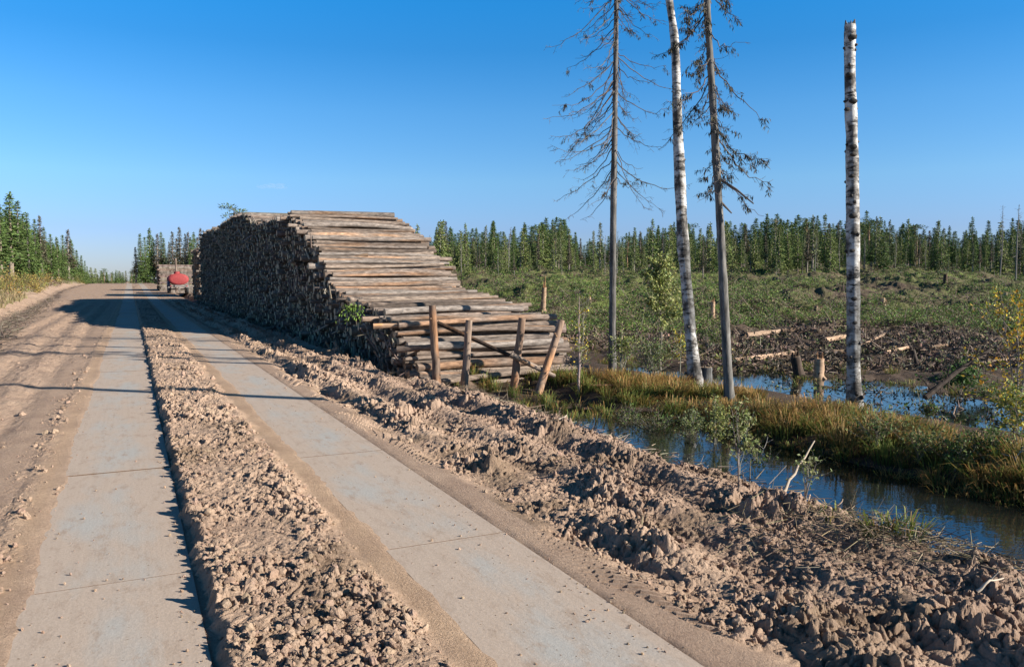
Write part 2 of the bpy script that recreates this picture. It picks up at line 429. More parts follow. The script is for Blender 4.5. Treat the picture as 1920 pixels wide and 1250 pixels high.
col = blend(col, np.array([.12, .085, .06]), far * ss(.1, .5, fbm(X * .25, Y * .25, 303, 3)) * .45)
lv = -V_ - np.clip((U - 22) * .045, -.4, 4.2)
col = blend(col, peat * 2.6, np.exp(-((lv - 4.0 + n_ * .5) / .55) ** 2) * np.clip(.55 + n2_, 0, 1))
col = blend(col, dry, ss(5.6, 7.2, lv + n_) * .8)
col = blend(col, moss, ss(8, 12, lv + n_ * 2) * .7)
col = blend(col, moss, ss(150, 220, np.hypot(X, Y)) * ss(8, 12, np.abs(V_)))
nb = NB()
i = np.arange(nr - 1)[:, None] * na; j = np.arange(na)[None]; j2 = (j + 1) % na
Q = np.stack([i + j, i + na + j, i + na + j2, i + j2], -1).reshape(-1, 4)
nb.add(np.stack([X, Y, Z], 1), Q, np.clip(col, 0, 1))
nb.add(np.stack([X[:na], Y[:na], Z[:na]], 1), np.arange(na)[None], tan)
tag(nb.build('ground', MUD, smooth=False), kind='structure')
print('ground', nr, na)
del Q, RR, TT

# ------------------------------------------------------------------ concrete strips: separate slabs with open joints
def strip(vc, w, off):
    nb = NB()
    u = -4 + off; L = 3.05
    while u < 196:
        u0, u1 = u + .010, u + L - .010
        lift = .002 + rng.random() * .008 
        nu = 8
        uu = np.linspace(u0, u1, nu); vv = np.linspace(-w / 2, w / 2, 5)
        UU, VV = np.meshgrid(uu, vv, indexing='ij')
        px_, py_ = xy(UU, VV + vc)
        zz = 1.1 * ss(60, 190, UU) + lift + (rng.random() - .5) * .006 * (UU - u0) / L
        a = np.arange(nu - 1)[:, None] * 5; b_ = np.arange(4)[None]
        Fq = np.stack([a + b_, a + 5 + b_, a + 6 + b_, a + 1 + b_], -1).reshape(-1, 4)
        P = np.stack([UU, VV, zz], -1).reshape(-1, 3)
        nb.add(P, Fq)
        # slab edges
        for e0, e1 in ((0, 4), (nu * 5 - 1, nu * 5 - 5)):
            p, q = P[e0], P[e1]
            nb.add([p, q, q - [0, 0, .1], p - [0, 0, .1]], [[0, 1, 2, 3]], (.30, .24, .19))
        for e0, e1 in ((4, nu * 5 - 1), (nu * 5 - 5, 0)):
            p, q = P[e0], P[e1]
            nb.add([p, q, q - [0, 0, .1], p - [0, 0, .1]], [[0, 1, 2, 3]], (.30, .24, .19))
        u += L
    o = nb.build('road', ROAD)
    x0, y0 = xy(0, vc); o.location = (x0, y0, 0); o.rotation_euler = (0, 0, math.pi / 2 + A)
    # local +X along the road, so local +Y points left: mirror the lateral axis
    o.scale = (1, -1, 1)
    return tag(o, kind='structure')
strip(-.165, .92, .05); strip(1.92, .87, -.1)

# ------------------------------------------------------------------ water
nb = NB()
W_ = [xy(-30, 5.4), xy(-30, 60), xy(60, 60), xy(60, 5.4)]
nb.add([(a, b, WATER) for a, b in W_], [[0, 3, 2, 1]])
tag(nb.build('water', WAT), kind='structure')

# ------------------------------------------------------------------ loose clods
ico = None
def ico_pts():
    t = (1 + 5 ** .5) / 2
    v = np.array([(-1, t, 0), (1, t, 0), (-1, -t, 0), (1, -t, 0), (0, -1, t), (0, 1, t), (0, -1, -t), (0, 1, -t), (t, 0, -1), (t, 0, 1), (-t, 0, -1), (-t, 0, 1)], float)
    v /= np.linalg.norm(v[0])
    f = [(0, 11, 5), (0, 5, 1), (0, 1, 7), (0, 7, 10), (0, 10, 11), (1, 5, 9), (5, 11, 4), (11, 10, 2), (10, 7, 6), (7, 1, 8), (3, 9, 4), (3, 4, 2), (3, 2, 6), (3, 6, 8), (3, 8, 9), (4, 9, 5), (2, 4, 11), (6, 2, 10), (8, 6, 7), (9, 8, 1)]
    vs = list(map(tuple, v)); mid = {}; nf = []
    def m(a, b):
        k = (min(a, b), max(a, b))
        if k not in mid:
            p = np.array(vs[a]) + np.array(vs[b]); p /= np.linalg.norm(p); vs.append(tuple(p)); mid[k] = len(vs) - 1
        return mid[k]
    for a, b, c in f:
        x, y, z = m(a, b), m(b, c), m(c, a)
        nf += [(a, x, z), (b, y, x), (c, z, y), (x, y, z)]
    return np.array(vs), np.array(nf)
IV, IF = ico_pts()
def rocks(nb, P, S, col):
    n = len(P)
    q = rng.normal(size=(n, 3, 3)); q, _ = np.linalg.qr(q)
    sc = (.5 + .8 * rng.random((n, 3)))
    rad = 1 + .5 * (rng.random((n, len(IV))) - .5)
    Vt = IV[None] * rad[..., None] * sc[:, None]
    Vt = np.einsum('nij,nkj->nki', q, Vt) * S[:, None, None] + P[:, None]
    Fi = IF[None] + (np.arange(n) * len(IV))[:, None, None]
    nb.add(Vt.reshape(-1, 3), Fi.reshape(-1, 3), np.repeat(col, len(IV), 0))
N = 15000
uu = 3 / (1 - rng.random(N) * .86); 
vv = np.concatenate([rng.uniform(.36, 1.3, int(N * .34)), rng.uniform(2.65, 6.2, int(N * .52)), rng.normal(-.9, .11, int(N * .06)), np.concatenate([rng.uniform(-4.5, -1.1, 400), rng.uniform(2.7, 5.5, N - int(N * .34) - int(N * .52) - int(N * .06) - 400)])])
s = .006 + .026 * rng.random(N) ** 4.5
s *= np.clip(.8 + uu / 25, .8, 1.6) * (.35 + .65 * ss(-.28, .10, fbm(uu * 2.1, vv * 2.6, 58, 3)))
x_, y_ = xy(uu, vv)
z_ = base(x_, y_) + clods(uu, vv, x_, y_)
cc = jit(tan, N, .12, .03); cc[vv > 3.2] = jit(pink, int((vv > 3.2).sum()), .12, .03)
nb = NB(); rocks(nb, np.stack([x_, y_, z_ + s * .25], 1), s, cc)
tag(nb.build('mud_clods', MUD), 'crumbled dry mud clods scattered over the churned road edges', 'mud clods', kind='stuff')
# pebbles on the strips
N = 420
uu = 3 / (1 - rng.random(N) * .8); vv = np.where(rng.random(N) < .5, rng.uniform(-.58, .25, N), rng.uniform(1.52, 2.36, N))
vv = np.where(rng.random(N) < .5, np.where(vv > 1, 2.25 + .1 * rng.normal(size=N), -.18 + .45 * np.sign(rng.normal(size=N)) * (1 - .2 * rng.random(N))), vv)
x_, y_ = xy(uu, vv); s = .003 + .007 * rng.random(N) ** 2
nb = NB(); rocks(nb, np.stack([x_, y_, .008 + s * .4], 1), s, jit(tan, N, .2, .05))
tag(nb.build('gravel', MUD), 'small crumbs of dirt and gravel lying on the concrete strips', 'gravel', kind='stuff')

# ------------------------------------------------------------------ the big stack
HU = [17.0, 17.25, 17.7, 18.3, 20.8, 24.6, 25.6, 26.6, 28.6, 31.6, 33.2, 42, 45, 52, 60, 70, 74, 74.6]
HZ = [-.5, .05, .5, .78, 1.10, 1.50, 2.1, 2.75, 3.55, 4.36, 4.28, 4.75, 5.4, 5.6, 5.4, 5.75, 5.3, 1.0]
V0 = 5.7
logs = []
row = 0; z = -.58
while z < 6:
    us = np.arange(16.9, 75, .02); hs = np.interp(us, HU, HZ)
    ok = us[hs > z]
    if len(ok) == 0: break
    u = ok[0] + rng.uniform(-.13, .13); first = 0
    while u < ok[-1]:
        H = np.interp(u, HU, HZ)
        r_ = rng.choice([rng.uniform(.042, .072), rng.uniform(.07, .118)], p=[.6, .4])
        if H > z - .02:
            face = first < 3 or (H - z < .3 and u < 34)
            logs.append(dict(u=u, z=z + rng.uniform(-.035, .035), r=r_, face=face, L=4.2 + rng.uniform(-.22, .22) + (.25 if rng.random() < .08 else 0), off=rng.normal() * .10 - (.3 if rng.random() < .04 else 0), yaw=rng.normal() * .024 + .03, tilt=rng.normal() * .014 - .012 * (z > 2.5), H=H))
            first += 1
        u += r_ * 2.0
    z += .141
    row += 1
print('logs', len(logs))
def log_mesh(seed, r=1.0, L=1.0, k=11, n=9):
    rg = np.random.default_rng(seed)
    nb = NB()
    t = np.linspace(0, 1, n)
    bend = (rg.normal() * .012) * np.sin(t * math.pi) + rg.normal(size=n) * .0012
    bz = (rg.normal() * .010) * np.sin(t * math.pi)
    pts = np.stack([t * 4.2, bend * 4.2 * 1.1, bz * 4.2], 1)
    rad = .1 * (1.08 - .2 * t + rg.normal(size=n) * .02); rad[0] *= 1.02
    col = np.ones((n * k, 3))
    # patches where the bark came off
    c = np.ones((n, k, 3))
    for q in range(rg.integers(1, 4)):
        a, b = rg.integers(0, n - 2), rg.integers(0, k)
        c[a:a + rg.integers(2, 4), b:b + rg.integers(2, 5)] = np.array([1.45, 1.15, .9]) * rg.uniform(.7, 1.15)
    tube(nb, pts, rad, k, c.reshape(-1, 3), 0, cap=False, wob=.07, rnd=rg)
    V = nb.v[0].reshape(n, k, 3)
    nb.add(V[0], np.arange(k)[None], (1, 1, 1), 1); nb.add(V[-1], np.arange(k)[None, ::-1], (1, 1, 1), 1)
    me = nb.mesh('log', [BARK, CUT], True)
    return me
LM = [log_mesh(100 + i) for i in range(22)]
def score(l):
    return (0 if l['face'] and l['u'] < 34.5 else 1, l['u'])
logs.sort(key=score)
lmerged = NB()
nlog = 0
def log_frame(l):
    a = l['yaw']; # direction: lateral, turned a little away
    dx = cA * math.cos(a) - sA * math.sin(a); dy = sA * math.cos(a) + cA * math.sin(a)
    return dx, dy
R7 = np.stack([np.cos(np.arange(8) * math.pi / 4), np.sin(np.arange(8) * math.pi / 4)], 1)
BV, BF, BC, EF = [], [], [], []
bn = 0
for i, l in enumerate(logs):
    dx, dy = log_frame(l); x0, y0 = xy(l['u'], V0 + l['off'])
    if nlog < 296:
        rev = rng.random() < .5
        o = bpy.data.objects.new('log', LM[i % len(LM)]); C.objects.link(o)
        yaw = math.atan2(dy, dx); ti = l['tilt']
        if rev:
            x0 += dx * l['L']; y0 += dy * l['L']; yaw += math.pi; z0 = l['z'] + l['L'] * ti; ti = -ti
        else: z0 = l['z']
        o.location = (x0, y0, z0); o.rotation_euler = (0, -ti, yaw)
        o.scale = (l['L'] / 4.2, l['r'] / .1, l['r'] / .1)
        if l['face'] and l['z'] < .75 and l['u'] < 27: lb, gr = 'grey brown log in the low courses behind the leaning stakes', 'logs in the low front of the stack'
        elif l['face'] and l['z'] < 2.0 and l['u'] < 27.5: lb, gr = 'weathered log on the middle shelf of the tall roadside stack', 'logs on the middle shelf of the stack'
        elif l['face'] and l['z'] > 3.7: lb, gr = 'log lying along the sunlit top edge of the tall stack', 'logs on the top of the stack'
        elif l['face']: lb, gr = 'log with peeling bark on the steep sunlit slope of the stack', 'logs on the steep sunlit slope'
        else: lb, gr = 'log inside the stack whose sawn end shows in the shaded road face', 'log ends in the shaded road face'
        tag(o, lb, 'log', gr); nlog += 1
    else:
        k = 8
        n_v = np.array([-dy, dx, 0]); up = np.array([0, 0, 1.0])
        p0 = np.array([x0, y0, l['z']]); p1 = p0 + np.array([dx, dy, l['tilt']]) * l['L']
        d = (R7[:, :1] * n_v + R7[:, 1:] * up) * l['r']
        BV.append(np.concatenate([p0 + d, p1 + d * .9]))
        BC.append(np.tile(jit((1, .95, .9), 1, .35, .08), (16, 1)))
        bn += 1
BV = np.concatenate(BV); BC = np.concatenate(BC)
i = np.arange(bn)[:, None] * 16; j = np.arange(8)[None]; j2 = (j + 1) % 8
side = np.stack([i + j, i + j2, i + 8 + j2, i + 8 + j], -1).reshape(-1, 4)
nb = NB(); nb.add(BV, side, BC, 0)
nb.f.append((i + np.arange(8)[::-1][None], 1)); nb.f.append((i + 8 + np.arange(8)[None], 1))
o = nb.build('log_pile', [BARKM, CUT]); tag(o, 'long tall roadside stack of logs with shaded sawn ends facing the track', 'log stack', kind='stuff')

# bits of broken bark and sticks caught in the road face of the stack
nb = NB(); N = 900
uu = rng.uniform(17.5, 74, N); hh = np.interp(uu, HU, HZ); zz = rng.uniform(-.5, 1, N) * 0 + (-.5 + (hh + .3) * rng.random(N))
x_, y_ = xy(uu, V0 - .12 - .12 * rng.random(N)); P0 = np.stack([x_, y_, zz], 1)
dd = rng.normal(size=(N, 3)) * np.array([.25, .35, .6]); dd /= np.linalg.norm(dd, axis=1)[:, None]
sticks(nb, P0, P0 + dd * rng.uniform(.15, .75, N)[:, None], rng.uniform(.012, .04, N), rng.uniform(.008, .025, N), jit((.26, .21, .17), N, .5, .1), 5)
tag(nb.build('broken_sticks', TWIG), 'broken sticks and bark strips caught in the shaded face of the stack', 'broken sticks', kind='stuff')

# two more stacks farther along the road
def far_stack(u0, u1, v0, L, ztop, label, taper=.6):
    nb = NB(); z = .25
    b0 = 1.1 * float(ss(60, 190, np.array(u0)))
    z = b0 - .2
    while z < ztop:
        u = u0 + (z - b0) * taper
        while u < u1:
            r_ = rng.uniform(.08, .13); x0, y0 = xy(u, v0 + rng.normal() * .12); x1, y1 = xy(u + rng.normal() * .08, v0 + L + rng.normal() * .15)
            tube(nb, [(x0, y0, z), ((x0 + x1) / 2, (y0 + y1) / 2, z + rng.normal() * .02), (x1, y1, z + rng.normal() * .02)], r_, 7, jit((1.1, 1.0, .9), 1, .3, .08)[0], 0, True, 1)
            u += r_ * 1.95
        z += .185
    return tag(nb.build('log_pile', [BARKM, CUT]), label, 'log stack', kind='stuff')
far_stack(112, 118, 3.5, 6.0, 3.75, 'low distant stack of pale logs behind the red tank trailer')
far_stack(84, 92, 6.2, 4.4, 5.0, 'narrow stack of logs just beyond the far end of the tall stack', .15)
# post standing in front of the distant stack
p = PD(330, 512, 100.5); nb = NB(); tube(nb, [(p.x, p.y, .3), (p.x + .02, p.y, 2.5), (p.x, p.y, 4.5)], [.16, .14, .12], 9, (.95, .85, .8), 0, True, 1)
tag(nb.build('wooden_post', [BARKM, CUT]), 'upright wooden post rising above the distant low log stack', 'post')

# ------------------------------------------------------------------ stakes in front of the stack
def post(pb, pt, Y, wpx, label, name='stake', dY=0, cat='stake', m=None, sides=12, below=.5, group=None):
    b = PD(*pb, Y); t = PD(*pt, Y + dY); r_ = wpx / 2 / F * Y
    nb = NB(); n = 9
    bb = b + (b - t).normalized() * below
    L_ = (t - bb)
    pts = [bb + L_ * s_ + Vector((rng.normal(), rng.normal(), 0)) * r_ * .08 for s_ in np.linspace(0, 1, n)]
    org = np.array(pts[0]); P = np.array([np.array(q) - org for q in pts])
    c = np.ones((n, sides, 3))
    for q in range(3):
        a, s0 = rng.integers(0, n - 2), rng.integers(0, sides); c[a:a + 2, s0:s0 + 4] = (1.5, 1.15, .85)
    tube(nb, P, np.linspace(1.12, .9, n) * r_, sides, c.reshape(-1, 3), 0, True, 1, wob=.12, capcol=(1, 1, 1))
    for q in range(4):   # knots left by lopped branches
        s_ = rng.uniform(.3, .95); pp = P[0] + (P[-1] - P[0]) * s_; dd = rng.normal(size=3); dd[2] = abs(dd[2]); dd /= np.linalg.norm(dd)
        tube(nb, [pp, pp + dd * r_ * 1.35], [r_ * .3, r_ * .2], 6, (.9, .8, .7), 0, True, 1)
    o = nb.build(name, [STK if m is None else m, CUT], smooth=True); o.location = org
    return tag(o, label, cat, group)
STK = m_wood('stake_bark', (.10, .07, .055), (.24, .175, .135), (.38, .29, .22), (14, 14, 2.5))
post((818, 697), (810, 572), 17.4, 15, 'upright stake with split bark at its foot, leftmost before the logs')
post((872, 712), (879, 600), 17.4, 14, 'short dark upright stake second from the left before the logs')
post((962, 735), (979, 596), 17.2, 15, 'stake with a pale worn side leaning slightly right, third before the logs')
post((1006, 748), (1052, 600), 17.0, 15, 'stake leaning strongly right at the open end of the stack', dY=.3)
post((640, 668), (627, 640), 21.0, 8, 'short slanting stake stub in the mud before the shaded face', below=.2)
post((618, 655), (611, 640), 22.0, 4, 'thin stick poking out of the mud berm near the shaded face', 'stick', cat='stick', below=.2)
# poles thrown diagonally across the low courses
def pole(p0, Y0, p1, Y1, wpx, label, name='log', cat='log', m=None, mats=None, group=None):
    a = PD(*p0, Y0); b = PD(*p1, Y1); r_ = wpx / 2 / F * (Y0 + Y1) / 2
    d = b - a; L_ = d.length; nb = NB(); n = 10
    t = np.linspace(0, 1, n)
    pts = np.stack([t * L_, rng.normal() * .02 * L_ * np.sin(t * 3.1) + rng.normal(size=n) * r_ * .06, rng.normal() * .015 * L_ * np.sin(t * 3.1)], 1)
    c = np.ones((n, 11, 3))
    for q in range(2):
        aa, s0 = rng.integers(0, n - 3), rng.integers(0, 11); c[aa:aa + 3, s0:s0 + 3] = (1.6, 1.2, .85)
    tube(nb, pts, np.linspace(1.08, .85, n) * r_, 11, c.reshape(-1, 3), 0, True, 1, wob=.1, capcol=(1, 1, 1))
    o = nb.build(name, mats or [m or BARK, CUT], smooth=True); o.location = a
    o.rotation_mode = 'QUATERNION'; o.rotation_quaternion = d.to_track_quat('X', 'Z')
    return tag(o, label, cat, group)
pole((820, 605), 17.9, (1010, 690), 17.5, 8, 'log coloured dark as if shaded, slung diagonally across the low courses behind the stakes', m=DARKW)  # dark wood colour stands in for the shade on this log
pole((745, 655), 17.8, (812, 650), 17.7, 12, 'short log jutting out left of the leftmost tall stake')
pole((585, 486), 26.6, (690, 478), 27.0, 9, 'pale split peeled log on the steep slope of the stack', m=PALE)
pole((672, 545), 24.4, (815, 563), 25.2, 8, 'peeled yellowish pole lying askew on the middle shelf', m=PALE)
pole((590, 498), 26.2, (640, 500), 26.6, 10, 'bare pale log end sticking out of the upper slope', m=PALE)
pole((700, 612), 18.9, (745, 610), 19.0, 10, 'small pale log end above the dark lower block', m=PALE)
pole((958, 664), 17.0, (1040, 705), 17.2, 10, 'thin pole lying under the strongly leaning stake')
pole((452, 452), 44, (520, 449), 45, 7, 'lone log jutting from the shaded upper road face')

# ------------------------------------------------------------------ red tank trailer
RED = m_plain('red_paint', (.33, .05, .05), .75); SHADE = m_plain('blue_side_shade', (.10, .13, .22), .5); BLK = m_plain('rubber', (.03, .03, .03), .8); STL = m_plain('grey_steel', (.22, .2, .19), .6)  # the blue tone is painted shade for the tank's left side
def tank():
    u0, v0 = 99.0, 5.05
    zb = 1.1 * float(ss(60, 190, np.array(u0)))
    x0, y0 = xy(u0, v0)
    root = empty('tank_trailer', (x0, y0, zb)); root.rotation_euler = (0, 0, A)   # local +Y along the road, +X lateral
    tag(root, 'red oval tank trailer parked beside the road before the distant stacks', 'trailer')
    a, b, zc = 1.05, .62, 1.66
    k = 28; n = 14; nb = NB()
    ys = np.concatenate([[-.12, -.11, -.06, 0], np.linspace(.3, 4.4, 7), [4.55, 4.63, 4.66]]); sc = np.array([.0, .72, .94, 1, 1, 1, 1, 1, 1, 1, 1, .86, .55, 0.01])
    an = np.arange(k) * 2 * math.pi / k
    V = np.stack([np.stack([a * s_ * np.cos(an), np.full(k, y_), zc + b * s_ * np.sin(an)], 1) for y_, s_ in zip(ys, sc)])
    i = np.arange(n - 1)[:, None] * k; j = np.arange(k)[None]; j2 = (j + 1) % k
    nb.add(V, np.stack([i + j, i + j2, i + k + j2, i + k + j], -1).reshape(-1, 4))
    nb.build('tank', RED, root, True)
    def box(name, m, c, s_, bev=0, parent=root):
        nb = NB(); c = np.array(c); s_ = np.array(s_) / 2
        V = np.array([(x, y, z) for x in (-1, 1) for y in (-1, 1) for z in (-1, 1)]) * s_ + c
        nb.add(V, [(0, 1, 3, 2), (4, 6, 7, 5), (0, 4, 5, 1), (2, 3, 7, 6), (0, 2, 6, 4), (1, 5, 7, 3)])
        ob = nb.build(name, m, parent)
        md = ob.modifiers.new('b', 'BEVEL'); md.width = .02; md.segments = 2
        return ob
    nb = NB(); tube(nb, [(-.15, .7, zc + b - .12), (-.15, .7, zc + b + .2)], [.32, .31], 18); tube(nb, [(-.15, .7, zc + b + .2), (-.15, .7, zc + b + .26)], [.36, .34], 18)
    nb.build('hatch', RED, root)
    for y_ in (.05, 4.3):    # hoops round the tank
        nb = NB(); V = [(a * 1.015 * math.cos(t), y_, zc + b * 1.02 * math.sin(t)) for t in np.linspace(0, 2 * math.pi, 29)]
        tube(nb, V, .03, 6, cap=False, ref=np.array([0, 1.0, 0])); nb.build('hoop', RED, root)
    box('chassis', STL, (0, 2.2, .88), (.9, 4.9, .22)); box('cross_beam', STL, (0, -.05, .88), (1.9, .12, .16)); box('side_shade', SHADE, (-1.0, 2.4, 1.2), (.25, 2.6, .5))  # blue box on the left is added as the tank's shaded side
    for y_ in (1.0, 3.4):
        nb = NB(); tube(nb, [(-.95, y_, .5), (.95, y_, .5)], .06, 8); nb.build('axle', STL, root)
        for sx in (-1, 1):
            nb = NB(); x = sx * .95
            tube(nb, [(x - .14, y_, .5), (x - .12, y_, .5), (x + .12, y_, .5), (x + .14, y_, .5)], [.42, .5, .5, .42], 22); wh = nb.build('wheel', BLK, root, True)
            nb = NB(); tube(nb, [(x + sx * .142, y_, .5), (x + sx * .16, y_, .5)], [.26, .22], 16); nb.build('rim', STL, wh)
        for sx in (-1, 1):
            nb2 = NB(); t_ = np.linspace(.3, 2.84, 9); nb_v = []
            for q in t_:
                for xx in (sx * .78, sx * 1.12): nb_v.append((xx, y_ + .6 * math.cos(q), .5 + .6 * math.sin(q)))
            nb2.add(nb_v, [(2 * q, 2 * q + 1, 2 * q + 3, 2 * q + 2) for q in range(8)])
            ob = nb2.build('mudguard', STL, root); md = ob.modifiers.new('s', 'SOLIDIFY'); md.thickness = .02
    nb = NB(); tube(nb, [(0, 4.6, .85), (0, 6.0, .7)], .06, 8); nb.build('drawbar', STL, root)
    for sx in (-1, 1): box('tail_light', RED, (sx * .85, -.13, .88), (.16, .05, .1))
tank()
# sawn pieces lying right of the trailer
for k, (dx, dz_) in enumerate(((2.1, .0), (2.9, .1))):
    x0, y0 = xy(97.5 + k, 5.0 + dx); nb = NB(); tube(nb, [(0, 0, .2), (1.6, .3, .22)], .2, 9, capmat=1)
    o = nb.build('log', [BARKM, CUT]); o.location = (x0, y0, .28)
    tag(o, ('short thick log lying just right of the tank trailer', 'loose log lying between the trailer and the tall stack')[k], 'log')

# ------------------------------------------------------------------ the four tall trees by the ditch
def trunk_from_px(path, Y, widths, seed, wob=.05, sides=20, per=14, knobs=0):
    """path: photo pixels from foot to top; widths in pixels"""
    P = np.array([np.array(PD(x, y, Y)) for x, y in path]); t = np.linspace(0, 1, len(P)); 
    L_ = np.concatenate([[0], np.cumsum(np.linalg.norm(np.diff(P, axis=0), axis=1))]); 
    n = int(L_[-1] * per); q = np.linspace(0, L_[-1], n)
    pts = np.stack([np.interp(q, L_, P[:, i]) for i in range(3)], 1)
    kern = np.ones(9) / 9
    for i in range(3): pts[5:-5, i] = np.convolve(pts[:, i], kern, 'same')[5:-5]
    rad = np.interp(q, L_, np.array(widths) / 2 / F * Y)
    rg = np.random.default_rng(seed)
    lf = np.interp(q, np.arange(0, L_[-1] + 1, .35), 1 + .09 * (rg.random(len(np.arange(0, L_[-1] + 1, .35))) - .5) * 2)
    rad = rad * lf
    return pts, rad, rg
def tall(name, label, path, Y, widths, mat_, seed, cat, sides=20, knobs=0, colfun=None, broken=False):
    pts, rad, rg = trunk_from_px(path, Y, widths, seed)
    org = pts[0].copy(); org[2] = gz(org[0], org[1]); root = empty(name, org)
    tag(root, label, cat)
    nb = NB(); n = len(pts)
    c = np.ones((n, sides, 3)) if colfun is None else colfun(pts - org, sides)
    # root flare
    rad = rad * (1 + .35 * np.exp(-np.linspace(0, 1, n) * 40))
    tube(nb, pts - org, rad, sides, c.reshape(-1, 3), 0, True, wob=.06, rnd=rg)
    for q in range(knobs):
        i = rg.integers(4, n - 2); a = rg.random() * 6.283; d = np.array([math.cos(a), math.sin(a), rg.uniform(-.2, .5)])
        p0 = pts[i] - org + d * rad[i] * .8
        s_ = rg.uniform(.3, .6)
        tube(nb, [p0, p0 + d * rad[i] * s_], [rad[i] * .38, rad[i] * .16], 7, (.16, .14, .13), 0, True)
    if broken:
        top = pts[-1] - org
        for q in range(14):
            a = q / 14 * 6.283; p0 = top + np.array([math.cos(a), math.sin(a), 0]) * rad[-1] * .8
            tube(nb, [p0 - [0, 0, .05], p0 + [0, 0, rg.uniform(.02, .09)]], [rad[-1] * .25, rad[-1] * .08], 5, (.35, .33, .3), 0, True)
    tr = nb.build('trunk', mat_, root, True)
    return root, pts, rad, org, rg
def dead_crown(root, pts, rad, org, rg, zlo, zhi, n, Lmax, tuft, seed, density=8, Lmin=.5, steep=1.0):
    nb = NB()
    zs = pts[:, 2]
    P0s, P1s, R0, R1 = [], [], [], []; TP = []; TL = []
    for b in range(n):
        z = zlo + (zhi - zlo) * (b + rg.random()) / n
        i = int(np.argmin(np.abs(zs - z))); p = pts[i] - org
        a = rg.random() * 6.283; L_ = rg.uniform(Lmin, 1) * Lmax * (1 - .25 * (z - zlo) / (zhi - zlo))
        if rg.random() < .25: L_ *= .45
        d = np.array([math.cos(a), math.sin(a), 0]); m = 11; t = np.linspace(0, 1, m)
        dr = rg.uniform(.9, 1.5) * steep; cu = rg.uniform(.35, .8) * steep
        side = np.array([-d[1], d[0], 0]) * rg.normal() * .1
        pp = p + d[None] * (L_ * t)[:, None] + side[None] * (L_ * t ** 2)[:, None]
        pp[:, 2] += L_ * (-dr * t + cu * t ** 2) 
        pp[1:] += rg.normal(size=(m - 1, 3)) * .02
        r0 = .009 + .006 * L_ / Lmax
        tube(nb, pp, np.linspace(r0, .003, m), 5, jit((.13, .11, .10), 1, .3, .05)[0], cap=False, rnd=rg)
        for q in range(int(density * L_ * rg.uniform(.5, 1.5))):
            s_ = rg.uniform(.25, 1); k = min(m - 2, int(s_ * (m - 1))); f = s_ * (m - 1) - k
            s0 = pp[k] * (1 - f) + pp[k + 1] * f
            tl = rg.uniform(.12, .42) * (1.1 - .4 * s_)
            dd = d * rg.uniform(.1, 1) + np.array([-d[1], d[0], 0]) * rg.normal() * .8 + np.array([0, 0, rg.uniform(-1.1, .15)]); dd /= np.linalg.norm(dd)
            mid = s0 + dd * tl * .55; d2 = dd + np.array([0, 0, rg.uniform(-.9, .5)]) ; d2 /= np.linalg.norm(d2)
            end = mid + d2 * tl * .45
            P0s += [s0, mid]; P1s += [mid, end]; R0 += [.004, .0032]; R1 += [.0032, .002]
            for w in range(2):
                d3 = d2 + rg.normal(size=3) * .7; d3 /= np.linalg.norm(d3); P0s.append(mid); P1s.append(mid + d3 * tl * .35); R0.append(.0028); R1.append(.0018)
            if rg.random() < tuft:
                for w in range(rg.integers(14, 32)):
                    TP.append(s0 + (end - s0) * rg.random() + rg.normal(size=3) * .02); TL.append(rg.uniform(.04, .12))
    n_ = len(P0s)
    sticks(nb, np.array(P0s), np.array(P1s), np.array(R0), np.array(R1), jit((.13, .11, .10), n_, .35, .05), 3)
    if TP:
        TP = np.array(TP); TL = np.array(TL); cards(nb, TP, TL, TL * .2, jit((.08, .075, .055), len(TP), .5, .15), droop=np.tile([0, 0, -1.0], (len(TP), 1)))
    nb.build('crown', TWIG, root)
# dead spruce, left
Ya = G(1148, 697).y
r1 = tall('dead_spruce', 'tall bare dead spruce with long thin drooping twigs, left of the birch', [(1148, 712), (1148, 640), (1150, 400), (1154, 150), (1157, -120), (1158, -380)], Ya, [14.5, 13.5, 12, 9.5, 7, 3], GREY, 3, 'dead tree')
dead_crown(r1[0], r1[1], r1[2], r1[3], r1[4], 4.3, 15.5, 165, 2.0, .07, 1, density=8)
# birch
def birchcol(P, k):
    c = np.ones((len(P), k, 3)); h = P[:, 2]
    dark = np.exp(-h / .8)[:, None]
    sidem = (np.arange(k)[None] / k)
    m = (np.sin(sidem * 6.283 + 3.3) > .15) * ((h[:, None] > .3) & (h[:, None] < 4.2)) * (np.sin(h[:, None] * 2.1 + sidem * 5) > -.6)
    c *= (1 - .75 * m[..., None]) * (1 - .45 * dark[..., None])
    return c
Yb = G(1303, 728).y
r2 = tall('birch', 'tall slightly bent birch trunk with dark cracked bark low down', [(1306, 740), (1296, 640), (1280, 450), (1271, 250), (1266, 80), (1252, -20), (1240, -200), (1236, -350)], Yb, [27, 22, 21.5, 18, 15, 12.5, 10, 8], BIRCH, 5, 'birch tree', 24, 16, birchcol)
